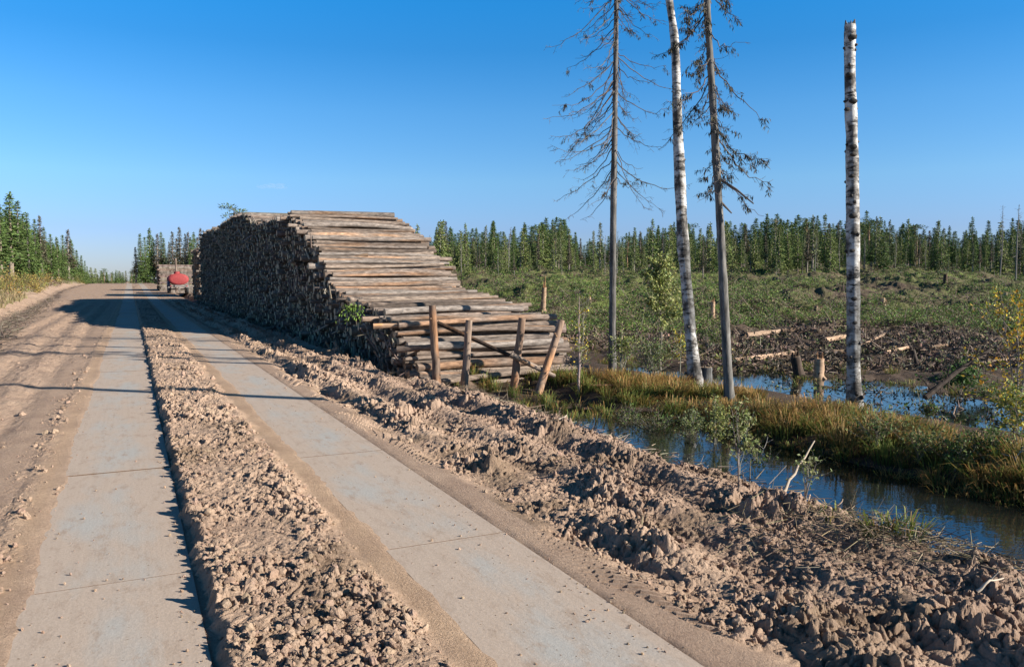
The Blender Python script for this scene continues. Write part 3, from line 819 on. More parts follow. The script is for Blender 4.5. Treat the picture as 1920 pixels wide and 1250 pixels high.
# second dead spruce
Yc = G(1369, 752).y
r3 = tall('dead_spruce', 'crooked dead spruce with shaggy lichen tufts, right of the birch', [(1369, 765), (1364, 690), (1352, 450), (1340, 250), (1326, 20), (1318, -150), (1312, -420)], Yc, [20, 16, 15, 13.5, 11.5, 9, 4], GREY, 9, 'dead tree')
dead_crown(r3[0], r3[1], r3[2], r3[3], r3[4], 3.9, 12.5, 115, 1.15, .6, 2, density=10, Lmin=.35, steep=1.3)
nb = NB(); o3 = r3[3]; p0 = PD(1348, 335, Yc) - Vector(o3); p1 = PD(1413, 382, Yc - .4) - Vector(o3); tube(nb, [p0, (p0 + p1) / 2 + Vector((0, 0, .03)), p1], [.03, .022, .012], 7, (.12, .1, .09))
p0 = PD(1348, 375, Yc) - Vector(o3); p1 = PD(1372, 400, Yc) - Vector(o3); tube(nb, [p0, p1], [.03, .012], 6, (.12, .1, .09)); nb.build('branch', TWIG, r3[0])
# topped birch
Yd = G(1604, 777).y
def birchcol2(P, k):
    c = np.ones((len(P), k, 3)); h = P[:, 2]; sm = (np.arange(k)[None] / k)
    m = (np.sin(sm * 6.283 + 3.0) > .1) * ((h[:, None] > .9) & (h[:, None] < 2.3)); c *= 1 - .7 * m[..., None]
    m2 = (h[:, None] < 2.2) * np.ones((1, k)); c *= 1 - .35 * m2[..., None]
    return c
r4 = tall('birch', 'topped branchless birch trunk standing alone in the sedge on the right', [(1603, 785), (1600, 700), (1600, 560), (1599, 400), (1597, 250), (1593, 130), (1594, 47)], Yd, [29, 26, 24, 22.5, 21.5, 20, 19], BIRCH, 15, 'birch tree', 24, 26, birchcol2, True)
for (px, py, w) in ((1598, 70, 15), (1592, 140, 12), (1600, 190, 14), (1588, 205, 10), (1600, 275, 13), (1600, 290, 11), (1598, 330, 10), (1600, 405, 14), (1602, 437, 13), (1598, 470, 10), (1602, 560, 12), (1603, 605, 10)):
    c0 = np.array(PD(px, py, Yd - .10)) - r4[3]; rr = w / 2 / F * Yd
    Vt = IV * np.array([rr * 1.1, rr * .7, rr * .7]) * (1 + .3 * (rng.random((len(IV), 1)) - .5)) + c0
    nb = NB(); nb.add(Vt, IF, (.05, .045, .04)); nb.build('bark_knob', TRUNK, r4[0], True)
# two more trunks beyond the right edge of the picture; their shadows cross the road
r5 = tall('birch', 'birch trunk on the ditch side just outside the right edge of view', [(2560, 1010), (2555, 500), (2552, -400), (2550, -900)], 8.6, [60, 50, 38, 22], BIRCH, 25, 'birch tree', 20, 10)

# ------------------------------------------------------------------ leafy saplings and shrubs
def sapling(name, label, foot, H, spread, ncards, leafcol, leaf, Y=None, cat='shrub', stem=.02, nst=1, zfrac=.25, group=None, lean=(0, 0), stemcol=(.25, .22, .18), twigs=26, trunkname='trunk'):
    root = empty(name, foot); tag(root, label, cat, group)
    nb = NB(); lf = NB(); LP = []
    for s_ in range(nst):
        a = rng.random() * 6.283; sp = spread * (.5 if nst > 1 else .08) * rng.random()
        m = 8; t = np.linspace(0, 1, m)
        pp = np.stack([np.cos(a) * sp * t ** 1.3 + lean[0] * t + rng.normal() * .0, np.sin(a) * sp * t ** 1.3 + lean[1] * t, H * t * rng.uniform(.75, 1)], 1) + np.concatenate([[[0, 0, 0]], rng.normal(size=(m - 1, 3)) * .02 * H * .3])
        tube(nb, pp, np.linspace(stem, stem * .25, m), 7, jit(stemcol, 1, .2)[0])
        for q in range(twigs):
            k = rng.uniform(zfrac, .98) * (m - 1); i = min(int(k), m - 2); p0 = pp[i] + (pp[i + 1] - pp[i]) * (k - i)
            d = rng.normal(size=3); d[2] = abs(d[2]) * .6 + .35; d /= np.linalg.norm(d); L_ = spread * rng.uniform(.3, 1) * (1.15 - .75 * max(0, k / (m - 1) - zfrac) / (1 - zfrac))
            p1 = p0 + d * L_ * .6; p2 = p1 + (d + np.array([0, 0, .2])) * L_ * .4
            tube(nb, [p0, p1, p2], [stem * .3, stem * .2, stem * .1], 4, jit(stemcol, 1, .2)[0], cap=False)
            for w in range(max(1, ncards // (nst * twigs))):
                LP.append(p0 + (p2 - p0) * rng.uniform(.25, 1.05) + rng.normal(size=3) * .05 * spread)
    nb.build(trunkname, TRUNK, root)
    LP = np.array(LP); n = len(LP)
    cl = leafcol if isinstance(leafcol, list) else [leafcol]
    cc = np.concatenate([jit(np.array(c) * .9, n, .3, .12)[None] for c in cl])[rng.integers(0, len(cl), n), np.arange(n)]
    cards(lf, LP, leaf * rng.uniform(.6, 1.3, n), leaf * .6 * rng.uniform(.6, 1.2, n), cc)
    lf.build('crown', LEAF, root)
    return root
YG = (.34, .36, .10); LG = (.40, .42, .17); OL = (.17, .20, .06); OR = (.55, .30, .03); YE = (.60, .45, .05); GR = (.10, .17, .04)
sapling('young_willow', 'light green leafy sapling with a thin straight stem beside the birch', G(1238, 700) , 3.9, 1.0, 3600, [YG, LG, OL, LG], .10, stem=.035, cat='tree', zfrac=.36, twigs=60)
sapling('young_willow', 'small yellowing sapling low between the sapling stem and the birch', G(1275, 700), 1.5, .6, 320, [YE, YG, OL], .07, stem=.015)
sapling('shrub', 'thin twisted shrub with a few yellow leaves beside the leaning stake', G(1085, 742), 2.3, .5, 260, [YG, YE, OL], .06, stem=.025, nst=2, stemcol=(.30, .26, .22))
sapling('shrub', 'low green shrub at the foot of the left dead spruce', G(1165, 706), 1.0, .8, 900, [OL, GR, YG], .06, nst=5, twigs=9)
sapling('shrub', 'grey green bushy shrub under the tall light sapling', G(1225, 722), .95, .9, 1000, [(.16, .21, .10), OL], .055, nst=6, twigs=9)
sapling('shrub', 'loose leafy willow shrub on the ditch bank before the sedge', G(1340, 872), 1.05, .5, 900, [YG, OL, LG], .045, nst=6, twigs=9, stem=.008)
sapling('shrub', 'small grey green shrub at the muddy foot of the bank', G(1290, 850), .65, .45, 800, [OL, (.2, .24, .12)], .04, nst=6, twigs=9, stem=.007)
sapling('shrub', 'sparse shrub whose pale leaves overhang the near water edge', G(1385, 905), .7, .38, 420, [(.3, .32, .14), OL], .04, nst=5, twigs=7, stem=.006)
sapling('shrub', 'tuft of small round leaves on the bank beside the slanting stick', G(1510, 945), .42, .25, 120, [(.3, .32, .14), OL], .035, nst=5, twigs=6, stem=.005)
sapling('young_birch', 'sapling with bright orange and yellow leaves at the right edge', PD(1905, 800, 12.2), 2.3, 1.0, 900, [OR, YE, YG], .065, stem=.018, cat='tree', nst=3, twigs=14, zfrac=.15)
sapling('shrub', 'tangled green and yellow shrub overhanging the water at the right edge', PD(1905, 850, 10.9), .9, .7, 1000, [GR, OL, YE, YG], .06, nst=7, twigs=10, stem=.01)
sapling('shrub', 'dark green leafy clump in the water behind the grass at right', G(1800, 750), .6, .9, 800, [GR, (.06, .12, .03)], .09, nst=7, twigs=8, stem=.008)
sapling('shrub', 'dark low bush on the far bank at the right', G(1720, 880, near=8), .32, .6, 600, [(.07, .10, .03), OL], .05, nst=7, twigs=8, stem=.006)
sapling('shrub', 'low olive bush on the mud beside the fallen log behind the pool', G(1330, 665), .9, .9, 500, [OL, GR], .08, nst=6, twigs=9)
sapling('shrub', 'olive shrub standing where the clearing meets the brown mud', G(1095, 612), 1.5, 1.2, 500, [OL, (.12, .15, .05)], .10, nst=7, twigs=9)
sapling('young_willow', 'small pale green sapling right behind the top of the stack slope', G(985, 610), 2.1, .5, 160, [LG, YG], .09, stem=.02)

for px, py, h, n_, lb in ((1175, 815, .4, 350, 'small leafy bush at the edge of the broken ditch water nearest the stakes'), (1235, 838, .5, 420, 'leafy bush on the bank between two patches of ditch water'), (1420, 905, .35, 260, 'low sparse bush left of the slanting white stick'), (1640, 850, .4, 500, 'low dark green bush at the water behind the trunk reflection'), (1790, 900, .35, 700, 'dark leafy bush overhanging the near water at lower right'), (1850, 880, .4, 800, 'olive bush tangled with bleached twigs near the right edge'), (1740, 790, .25, 400, 'low green bush between the sedge and the small right pools'), (1845, 760, .35, 500, 'dark green bush under the leaning trunk')):
    sapling('shrub', lb, G(px, py, near=8), h, h * 1.35, n_, [GR, (.07, .11, .03), OL, (.12, .10, .04)], .05, nst=8, twigs=9, stem=.008)
# stumps and snags
def stump(px, py, wpx, hpx, label, m, Y=None, lean=0, jag=.3, name='stump'):
    g = G(px, py); Y = g.y; r_ = wpx / 2 / F * Y; H = hpx / F * Y
    nb = NB(); n = 7; t = np.linspace(0, 1, n); k = 13
    pts = np.stack([lean * H * t, 0 * t, H * t - .15 * (t == 0)], 1)
    tube(nb, pts, r_ * (1 + .5 * np.exp(-t * 6)), k, (1, 1, 1), 0, True, 1, wob=.18)
    for q in range(5):
        a = rng.random() * 6.283; e_ = np.array([lean * H, 0, H]) + np.array([math.cos(a), math.sin(a), 0]) * r_ * .6
        tube(nb, [e_ - [0, 0, .03], e_ + [0, 0, rng.uniform(0, jag) * H * .4 + .01]], [r_ * .25, r_ * .08], 5, (1.2, 1, .8), 0, True, 1)
    for q in range(5):   # surface roots
        a = q * 1.26 + rng.random(); dd = np.array([math.cos(a), math.sin(a), 0]); tube(nb, [dd * r_ * .7 + [0, 0, .12], dd * r_ * 1.8 + [0, 0, .02], dd * r_ * 3 - [0, 0, .08]], [r_ * .35, r_ * .22, r_ * .1], 6, (.8, .8, .8), 0, True)
    o = nb.build(name, [m, CUT], smooth=True); o.location = g
    return tag(o, label, 'stump')
stump(1324, 722, 22, 34, 'squat grey weathered stump right beside the foot of the birch', GREY)
stump(1500, 712, 18, 42, 'dark rotten stump leaning left in the middle pool', DARKW, lean=-.25, jag=.9)
stump(1535, 715, 18, 42, 'pale splintered stump in the pool left of the topped birch', PALE, jag=.9)
stump(1018, 590, 9, 46, 'orange brown broken snag standing in the clearing behind the stack', PALE, jag=1.2, lean=.05, name='broken_snag')
stump(1336, 600, 8, 34, 'short pale broken snag left behind the crooked dead spruce', PALE, jag=1, name='broken_snag')
stump(1772, 535, 7, 18, 'small black charred stump far out in the clearing', DARKW)
stump(1720, 692, 9, 35, 'thin dark snag stub between the far fallen logs', DARKW, lean=-.3, name='broken_snag')
# fallen logs across the clearing
def fallen(p0, p1, w, label, m=None):
    a = G(*p0); b = G(*p1); r_ = w / 2 / F * (a.y + b.y) / 2
    a.z += r_ * .7; b.z += r_ * .7; d = b - a; L_ = d.length; nb = NB(); n = 8; t = np.linspace(0, 1, n)
    tube(nb, np.stack([t * L_, rng.normal(size=n) * r_ * .12, rng.normal(size=n) * r_ * .1], 1), np.linspace(1.1, .85, n) * r_, 10, (1, 1, 1), 0, True, 1, wob=.12)
    o = nb.build('fallen_log', [m or PALE, CUT], smooth=True); o.location = a; o.rotation_mode = 'QUATERNION'; o.rotation_quaternion = d.to_track_quat('X', 'Z')
    tag(o, label, 'log')
for px, py, w_, h_, lb in ((1446, 566, 7, 8, 'small pale stump on the near side of the green clearing'), (1240, 560, 6, 8, 'small stump left of the leafy sapling in the clearing'), (1655, 575, 8, 9, 'low stump in the clearing right of the topped birch'), (1820, 590, 8, 9, 'low brown stump at the right of the clearing'), (1530, 590, 7, 8, 'little stump just left of the topped birch in the green'), (1885, 560, 6, 8, 'tiny far stump at the right end of the clearing'), (1105, 575, 6, 8, 'tiny stump left of the bare spruce in the clearing')):
    stump(px, py, w_, h_, lb, PALE if px % 2 else STK)
fallen((1376, 682), (1494, 668), 11, 'long pale fallen log along the far edge of the blue pool')
fallen((1400, 634), (1462, 628), 10, 'thick pale log lying on the brown slash behind the pool')
fallen((1466, 632), (1492, 626), 9, 'short reddish log piece right of the thick pale one')
fallen((1545, 646), (1588, 636), 10, 'pale log lying just left of the topped birch trunk')
fallen((1612, 652), (1660, 628), 6, 'thin pale pole rising to the right behind the topped birch')
fallen((1186, 611), (1246, 619), 5, 'thin reddish pale log lying behind the tall light sapling')
fallen((1658, 666), (1704, 661), 7, 'short bleached log in the slash right of the topped birch')
fallen((1745, 658), (1776, 654), 7, 'small bleached log farthest right in the brown slash')
fallen((1768, 676), (1850, 683), 8, 'long pale log in front of the leaning dark trunk')
fallen((1828, 692), (1905, 676), 9, 'pale log lying behind the orange leaved sapling')
fallen((1560, 668), (1590, 664), 9, 'reddish wood chunk lying left of the topped birch foot')
# leaning dark dead trunk at right
a = PD(1735, 745, 14.2); b = PD(1856, 655, 14.6); nb = NB(); a_ = np.array(a); 
tube(nb, [np.zeros(3), (np.array(b) - a_) * .5 + [0, 0, .05], np.array(b) - a_], [.055, .045, .03], 10, (1, 1, 1), wob=.1)
for q in range(40):
    t_ = rng.uniform(.1, 1); p0 = (np.array(b) - a_) * t_; d = rng.normal(size=3) * [.6, .6, .8]; tube(nb, [p0, p0 + d * .2, p0 + d * .4 + [0, 0, -.05]], [.012, .008, .004], 4, (1, 1, 1), cap=False)
o = nb.build('leaning_trunk', [DARKW]); o.location = a; tag(o, 'dark dead trunk leaning up to the right over the pools', 'dead trunk')

# single sticks on the bank
def stick(pxs, Y, r0, label, col=(.42, .34, .26), r1=None, branch=()):
    P = [np.array(PD(x, y, yy)) for (x, y), yy in zip(pxs, Y)]; o_ = P[0].copy(); nb = NB()
    n = 8; t = np.linspace(0, 1, n); ts = np.linspace(0, 1, len(P)); Q_ = np.stack([np.interp(t, ts, np.array(P)[:, i]) for i in range(3)], 1) - o_
    Q_[1:-1] += rng.normal(size=(n - 2, 3)) * r0 * .5
    tube(nb, Q_, np.linspace(r0, r1 or r0 * .4, n), 6, col)
    for (k, dx, dz_) in branch: tube(nb, [Q_[k], Q_[k] + [dx, 0, dz_]], [r0 * .5, r0 * .2], 5, col)
    ob = nb.build('stick', TRUNK, smooth=True); ob.location = o_; tag(ob, label, 'stick')
def gy(x, y): return G(x, y).y
y0 = gy(1462, 930); stick([(1458, 932), (1527, 826)], (y0, y0 + .4), .017, 'bare stick slanting up over the ditch water to the right')
y0 = gy(1672, 975); stick([(1668, 972), (1705, 962), (1764, 934)], (y0, y0 + .1, y0 + .2), .012, 'pale curved stick with a cut tip reaching over the water', (.55, .45, .33))
y0 = gy(1010, 800); stick([(1010, 805), (1062, 778)], (y0, y0 + .3), .02, 'grey stick propped on the mud bank below the stakes')
y0 = gy(1832, 1105); stick([(1832, 1108), (1852, 1090), (1882, 1083)], (y0, y0, y0 + .1), .010, 'pale forked twig lying on the mud at lower right', (.5, .42, .33), branch=((4, .05, .05),))
y0 = gy(1875, 1040); stick([(1872, 1040), (1925, 990)], (y0, y0 + .3), .02, 'thick brown stick leaning over the water at the right edge', (.25, .18, .13))
y0 = gy(1820, 1040); stick([(1821, 1036), (1820, 994)], (y0, y0), .006, 'thin upright dead stem at the near water edge', (.5, .45, .38))
y0 = gy(1405, 890); stick([(1412, 900), (1440, 818)], (y0, y0 + .2), .007, 'thin pale upright twig among the bank shrubs', (.5, .45, .38), branch=((5, -.1, .08), (6, .1, .05)))
y0 = gy(1560, 965); stick([(1560, 962), (1580, 935)], (y0, y0 + .1), .010, 'short brown stick stuck in the bank before the trunk reflection', (.33, .24, .17))
y0 = 9.6; stick([(1880, 905), (1893, 880), (1910, 850), (1925, 842)], (y0, y0, y0, y0), .012, 'bleached branch of driftwood rising at the right edge', (.5, .46, .42), branch=((2, -.12, .1), (4, -.18, .05), (5, .1, .15)))
y0 = gy(1125, 735); stick([(1100, 722), (1185, 722)], (y0, y0), .025, 'reddish broken branch lying on the ground under the shrubs', (.34, .19, .12))

# dead twig litter on the bank and by the stack
nb = NB(); N = 3600
uu = rng.uniform(2.5, 19, N); vv = rng.normal(6.0, .45, N); x_, y_ = xy(uu, vv); z_ = base(x_, y_) + .02
ok = z_ > WATER - .08; x_, y_, z_ = x_[ok], y_[ok], z_[ok]; n = len(x_)
P0 = np.stack([x_, y_, z_ + rng.uniform(0, .06, n)], 1); d = rng.normal(size=(n, 3)) * [1, 1, .28]; d /= np.linalg.norm(d, axis=1)[:, None]
sticks(nb, P0, P0 + d * (rng.uniform(.04, .26, n) * (1 + (rng.random(n) < .08)))[:, None], rng.uniform(.002, .007, n), .002, jit((.22, .175, .13), n, .7, .1), 4)
n2 = 900   # debris heap with blades
g = G(1720, 1015); P0 = np.array(g)[None] + rng.normal(size=(n2, 3)) * [.6, .35, .03]; P0[:, 2] = base(P0[:, 0], P0[:, 1]) + rng.random(n2) * .12
d = rng.normal(size=(n2, 3)) * [1, 1, .4]; d /= np.linalg.norm(d, axis=1)[:, None]
sticks(nb, P0, P0 + d * rng.uniform(.04, .2, n2)[:, None], .003, .0015, jit((.20, .155, .10), n2, .7, .12), 4)
# dark brush along the left ditch
n3 = 5200
uu = 16 / (1 - rng.random(n3) * .82); vv = -(3.95 + np.clip((uu - 22) * .045, -.4, 4.2)) + rng.normal(size=n3) * .42; x_, y_ = xy(uu, vv); z_ = base(x_, y_)
P0 = np.stack([x_, y_, z_ + rng.uniform(0, .16, n3)], 1); d = rng.normal(size=(n3, 3)) * [1, 1, .3]; d /= np.linalg.norm(d, axis=1)[:, None]
sticks(nb, P0, P0 + d * (rng.uniform(.15, .6, n3))[:, None], rng.uniform(.004, .016, n3), .003, jit((.15, .12, .095), n3, .6, .1), 4)
tag(nb.build('dead_twigs', TWIG), 'dead twigs and roots littering the ditch banks', 'twigs', kind='stuff')

# ------------------------------------------------------------------ sedge
nb = NB()
def tussocks(cu, cv, hgt, nbl, rad, green):
    for u, v, h, k, r_, gmix in zip(cu, cv, hgt, nbl, rad, green):
        x0, y0 = xy(u, v); z0 = gz(x0, y0)
        if z0 < WATER - .2: continue
        pt = float(fbm(np.array([u * .8]), np.array([v * 1.1]), 401, 3)[0])
        if pt < -.16 and v < 12.6: h *= .35; k *= .4
        k = int(k); a = rng.random(k) * 6.283; rr = r_ * np.sqrt(rng.random(k)); P = np.stack([x0 + np.cos(a) * rr, y0 + np.sin(a) * rr, np.full(k, z0 - .03)], 1)
        az = a + rng.normal(size=k) * .5
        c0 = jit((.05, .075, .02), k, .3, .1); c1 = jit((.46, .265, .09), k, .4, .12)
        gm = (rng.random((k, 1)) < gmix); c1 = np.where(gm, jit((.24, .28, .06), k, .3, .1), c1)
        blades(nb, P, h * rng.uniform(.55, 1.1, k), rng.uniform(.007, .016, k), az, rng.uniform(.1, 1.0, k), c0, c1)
n = 400
cu = rng.uniform(1.5, 15.6, n); cv = rng.uniform(9.1, 11.3, n)
tussocks(cu, cv, rng.uniform(.2, .46, n) * (1.1 - .45 * ss(10, 11.6, cv)), rng.integers(60, 130, n), rng.uniform(.1, .26, n), np.where(rng.random(n) < .3, .8, .08) + .1 * (cu < 9) * (cv < 10.5))
n = 150
cu = rng.uniform(1.5, 17, n); cv = rng.uniform(8.75, 9.25, n); tussocks(cu, cv, rng.uniform(.12, .3, n), rng.integers(40, 90, n), rng.uniform(.1, .22, n), rng.uniform(0, .5, n))
n = 170
cu = rng.uniform(10, 19, n); cv = rng.uniform(6.5, 9, n); tussocks(cu, cv, rng.uniform(.2, .5, n), rng.integers(20, 60, n), rng.uniform(.06, .2, n), rng.uniform(.3, .9, n))
n = 300
cu = rng.uniform(2, 26, n); cv = rng.uniform(12.6, 18, n); tussocks(cu, cv, rng.uniform(.1, .28, n), rng.integers(15, 45, n), rng.uniform(.1, .25, n), rng.uniform(.3, .9, n))
for (px, py, h, k) in ((1125, 770, .45, 110), (1140, 785, .4, 90), (1270, 790, .5, 90), (1262, 800, .35, 60), (1650, 1000, .2, 40), (1700, 1010, .22, 50), (1745, 1005, .2, 30), (1560, 975, .15, 20), (1100, 740, .4, 50)):
    g = G(px, py); u, v = uv(g.x, g.y); tussocks([u], [v], [h], [k], [.12], [.8])
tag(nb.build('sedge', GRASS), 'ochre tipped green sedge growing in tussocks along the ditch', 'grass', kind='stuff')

# ------------------------------------------------------------------ clearing brush
def brush(name, label, cen, rad, per, cols, weights, leaf, mat_=LEAF, cat='brush', stems=0):
    nb = NB(); n = len(cen); idx = np.repeat(np.arange(n), per); m = len(idx)
    d = rng.normal(size=(m, 3)); d /= np.linalg.norm(d, axis=1)[:, None]; d[:, 2] = np.abs(d[:, 2]) * .9
    P = cen[idx] + d * (rad[idx] * rng.random(m) ** .4)[:, None]
    ci = rng.choice(len(cols), n, p=weights); tone = (.75 + .5 * rng.random(n))
    c = np.array(cols)[ci][idx] * tone[idx][:, None] * (1 + .3 * (rng.random((m, 1)) * 2 - 1)) * (1 + .1 * rng.normal(size=(m, 3)))
    L_ = leaf[idx] * rng.uniform(.6, 1.4, m)
    cards(nb, P, L_, L_ * .45, np.clip(c, 0, 1))
    if stems:
        ii = rng.integers(0, n, n * stems); P0 = cen[ii] + rng.normal(size=(len(ii), 3)) * (rad[ii] * .4)[:, None] * [1, 1, .1]
        dd = rng.normal(size=(len(ii), 3)) * [1, 1, .4]; dd /= np.linalg.norm(dd, axis=1)[:, None]
        sticks(nb, P0, P0 + dd * (rad[ii] * rng.uniform(.8, 2.2, len(ii)))[:, None], leaf[ii] * .12, leaf[ii] * .05, jit((.20, .155, .12), len(ii), .6, .1), 3)
    return tag(nb.build(name, mat_), label, cat, kind='stuff')
def field(n, x0, x1, Y0, Y1):
    Yv = 1 / (1 / Y0 + rng.random(n) * (1 / Y1 - 1 / Y0)); px = rng.uniform(x0, x1, n); Xv = (px - 960) / F * Yv
    return Xv, Yv
# green regrowth and tops left by the felling
Xv, Yv = field(11000, 560, 2050, 34, 175)
u_, v_ = uv(Xv, Yv); pt = fbm(Xv * .09, Yv * .09, 301, 3); ok = (v_ > 13) & (pt + .35 * rng.random(len(Xv)) > .0 - .25 * ss(60, 110, Yv)); Xv, Yv = Xv[ok], Yv[ok]
cen = np.stack([Xv, Yv, base(Xv, Yv) + .02], 1)
brush('undergrowth', 'low olive green regrowth and lopped tops covering the felled clearing', cen, rng.uniform(.25, 1.0, len(Xv)) ** 1.6 * (.7 + Yv / 170), 30, [(.115, .195, .04), (.18, .235, .06), (.085, .135, .03), (.17, .125, .08), (.28, .22, .14)], [.34, .26, .18, .15, .07], .06 + Yv * .0011, cat='undergrowth', stems=5)
# brown slash nearer the pools
Xv, Yv = field(2600, 960, 2100, 21, 50)
u_, v_ = uv(Xv, Yv); ok = (v_ > 14.5); Xv, Yv = Xv[ok], Yv[ok]; bz = base(Xv, Yv); ok = bz > WATER - .03; Xv, Yv, bz = Xv[ok], Yv[ok], bz[ok]
cen = np.stack([Xv, Yv, bz], 1)
brush('brushwood', 'tangled brown slash and roots between the pools and the green clearing', cen, rng.uniform(.12, .42, len(Xv)), 12, [(.11, .085, .065), (.17, .13, .10), (.06, .05, .04), (.13, .145, .055), (.27, .19, .13)], [.36, .24, .16, .16, .08], np.full(len(Xv), .12), TWIG, 'slash', stems=3)
# debris in the pools
Xv, Yv = field(260, 1440, 2000, 13.5, 24); u_, v_ = uv(Xv, Yv); ok = v_ > 12.6; Xv, Yv = Xv[ok], Yv[ok]
cen = np.stack([Xv, Yv, np.full(len(Xv), WATER + .0)], 1)
brush('pond_debris', 'dark twigs and plants sticking out of the pools', cen, rng.uniform(.08, .3, len(Xv)), 8, [(.05, .045, .035), (.10, .13, .04), (.12, .09, .06)], [.5, .25, .25], np.full(len(Xv), .08), TWIG, 'debris', stems=2)
# left verge: russet grass and brush
n = 4200; uu = 17 / (1 - rng.random(n) * .89); vv = -(6.0 + np.clip((uu - 22) * .045, -.4, 4.2)) - rng.random(n) ** 1.2 * 11
Xv, Yv = xy(uu, vv); cen = np.stack([Xv, Yv, base(Xv, Yv)], 1)
brush('verge_growth', 'russet and olive low growth on the bank left of the road', cen, rng.uniform(.15, .5, n) * (.8 + uu / 120), 16, [(.26, .19, .10), (.20, .14, .09), (.15, .17, .06), (.30, .25, .15), (.22, .23, .08)], [.28, .25, .2, .17, .1], .09 + uu * .0013, GRASS, 'verge growth', stems=1)
nb = NB(); n = 16000; uu = 17 / (1 - rng.random(n) * .8); vv = -(5.6 + np.clip((uu - 22) * .045, -.4, 4.2)) - rng.random(n) ** 1.5 * 9
Xv, Yv = xy(uu, vv); P = np.stack([Xv, Yv, base(Xv, Yv)], 1)
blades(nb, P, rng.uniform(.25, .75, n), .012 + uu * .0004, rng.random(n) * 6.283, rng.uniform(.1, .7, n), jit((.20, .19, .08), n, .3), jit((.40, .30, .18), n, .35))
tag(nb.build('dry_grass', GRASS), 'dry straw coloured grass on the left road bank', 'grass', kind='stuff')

# ------------------------------------------------------------------ conifers
def spruce_mesh(seed, H=10, R=1.5, z0=.12, n=900, col=(.10, .15, .045), sparse=0, bare=.0):
    global rng
    keep = rng; rng = np.random.default_rng(seed)
    crown = NB()
    nw = int(H * 4.6); P, D, Ls = [], [], []
    for w in range(nw):
        f = (w + rng.random() * .8) / nw; z = H * (z0 + (1 - z0) * f); rr = R * (1 - f) ** 1.0 * rng.uniform(.65, 1.15) + .06
        for b in range(rng.integers(8, 13)):
            if rng.random() < sparse: continue
            a = rng.random() * 6.283; L_ = rr * rng.uniform(.6, 1.1); d = np.array([math.cos(a), math.sin(a), 0])
            m = max(2, int(L_ / .16))
            for q in range(m):
                t = (q + .5) / m
                p = np.array([0, 0, z]) + d * L_ * t + [0, 0, L_ * (-.45 * t + .18 * t * t)] 
                for s_ in range(2):
                    P.append(p + rng.normal(size=3) * [.05, .05, .03]); D.append(d * .8 + np.array([-d[1], d[0], 0]) * rng.normal() * .9 + [0, 0, -.5 + rng.normal() * .25]); Ls.append(rng.uniform(.2, .36) * (1.1 - .35 * t) * (1 - .45 * f))
    for q in range(10): P.append(np.array([0, 0, H - .08 * q])); D.append(np.array([rng.normal() * .3, rng.normal() * .3, 1])); Ls.append(.25)
    P = np.array(P); D = np.array(D); Ls = np.array(Ls)
    clump = .65 + .7 * (vn(P[:, 2] * 1.3 + 9, np.arctan2(P[:, 1], P[:, 0]) * 1.6, seed) + .5)
    cards(crown, P, Ls, Ls * .5, np.clip(jit(col, len(P), .3, .1) * clump[:, None], 0, 1), droop=D)
    tr = NB(); tube(tr, [(0, 0, -.4), (0, 0, H * .5), (0, 0, H * .98)], [.018 * H * .7 + .03, .012 * H * .6 + .02, .01], 7, jit((.24, .20, .17), 1, .2)[0])
    k = int(14 + 20 * bare)
    zz = rng.uniform(.06, max(z0, .2) + .2, k) * H; a = rng.random(k) * 6.283; L_ = rng.uniform(.2, .9, k)
    P0 = np.stack([0 * zz, 0 * zz, zz], 1); sticks(tr, P0, P0 + np.stack([np.cos(a) * L_, np.sin(a) * L_, -.25 * L_], 1), .018, .006, (.2, .18, .16))
    out = (tr.mesh('trunk', TRUNK), crown.mesh('crown', NEEDLE), H)
    rng = keep
    return out
def pine_mesh(seed, H=11, col=(.10, .14, .05), puffs=14, R=1.5, z0=.55):
    global rng
    keep = rng; rng = np.random.default_rng(seed)
    crown = NB(); tr = NB()
    tube(tr, [(0, 0, -.4), (.1, 0, H * .4), (-.05, .05, H * .75), (0, 0, H * .96)], [.15, .12, .09, .03], 8, (.30, .19, .12))
    for q in range(puffs):
        f = rng.random(); z = H * (z0 + (1 - z0) * f); a = rng.random() * 6.283; L_ = R * rng.uniform(.3, 1) * (1 - .55 * f)
        c = np.array([math.cos(a) * L_, math.sin(a) * L_, z + .25 * L_]); tube(tr, [(0, 0, z - .2), c], [.04, .015], 5, (.28, .18, .12), cap=False)
        m = 75; d = rng.normal(size=(m, 3)); d /= np.linalg.norm(d, axis=1)[:, None]; s_ = rng.uniform(.4, .75)
        P = c + d * (s_ * rng.random(m) ** .45)[:, None] * [1.15, 1.15, .62]
        cards(crown, P, rng.uniform(.16, .32, m), .1, jit(np.array(col) * rng.uniform(.75, 1.3), m, .25, .1), droop=d * [1, 1, .6] + [0, 0, .4])
    out = (tr.mesh('trunk', TRUNK), crown.mesh('crown', NEEDLE), H)
    rng = keep
    return out
def snag_mesh(seed, H=9):
    global rng
    keep = rng; rng = np.random.default_rng(seed)
    tr = NB(); tw = NB()
    tube(tr, [(0, 0, -.4), (.1 * rng.normal(), .05, H * .5), (0, 0, H)], [.075, .05, .015], 7, (.22, .20, .18))
    k = 70; zz = rng.uniform(.25, 1, k) * H; a = rng.random(k) * 6.283; L_ = rng.uniform(.2, .9, k) * (1.15 - zz / H)
    P0 = np.stack([0 * zz, 0 * zz, zz], 1); P1 = P0 + np.stack([np.cos(a) * L_, np.sin(a) * L_, -.3 * L_], 1)
    sticks(tw, P0, P1, .016, .008, (.24, .22, .19)); sticks(tw, P1, P1 + rng.normal(size=(k, 3)) * .15, .01, .006, (.24, .22, .19))
    out = (tr.mesh('trunk', TRUNK), tw.mesh('crown', TWIG), H)
    rng = keep
    return out
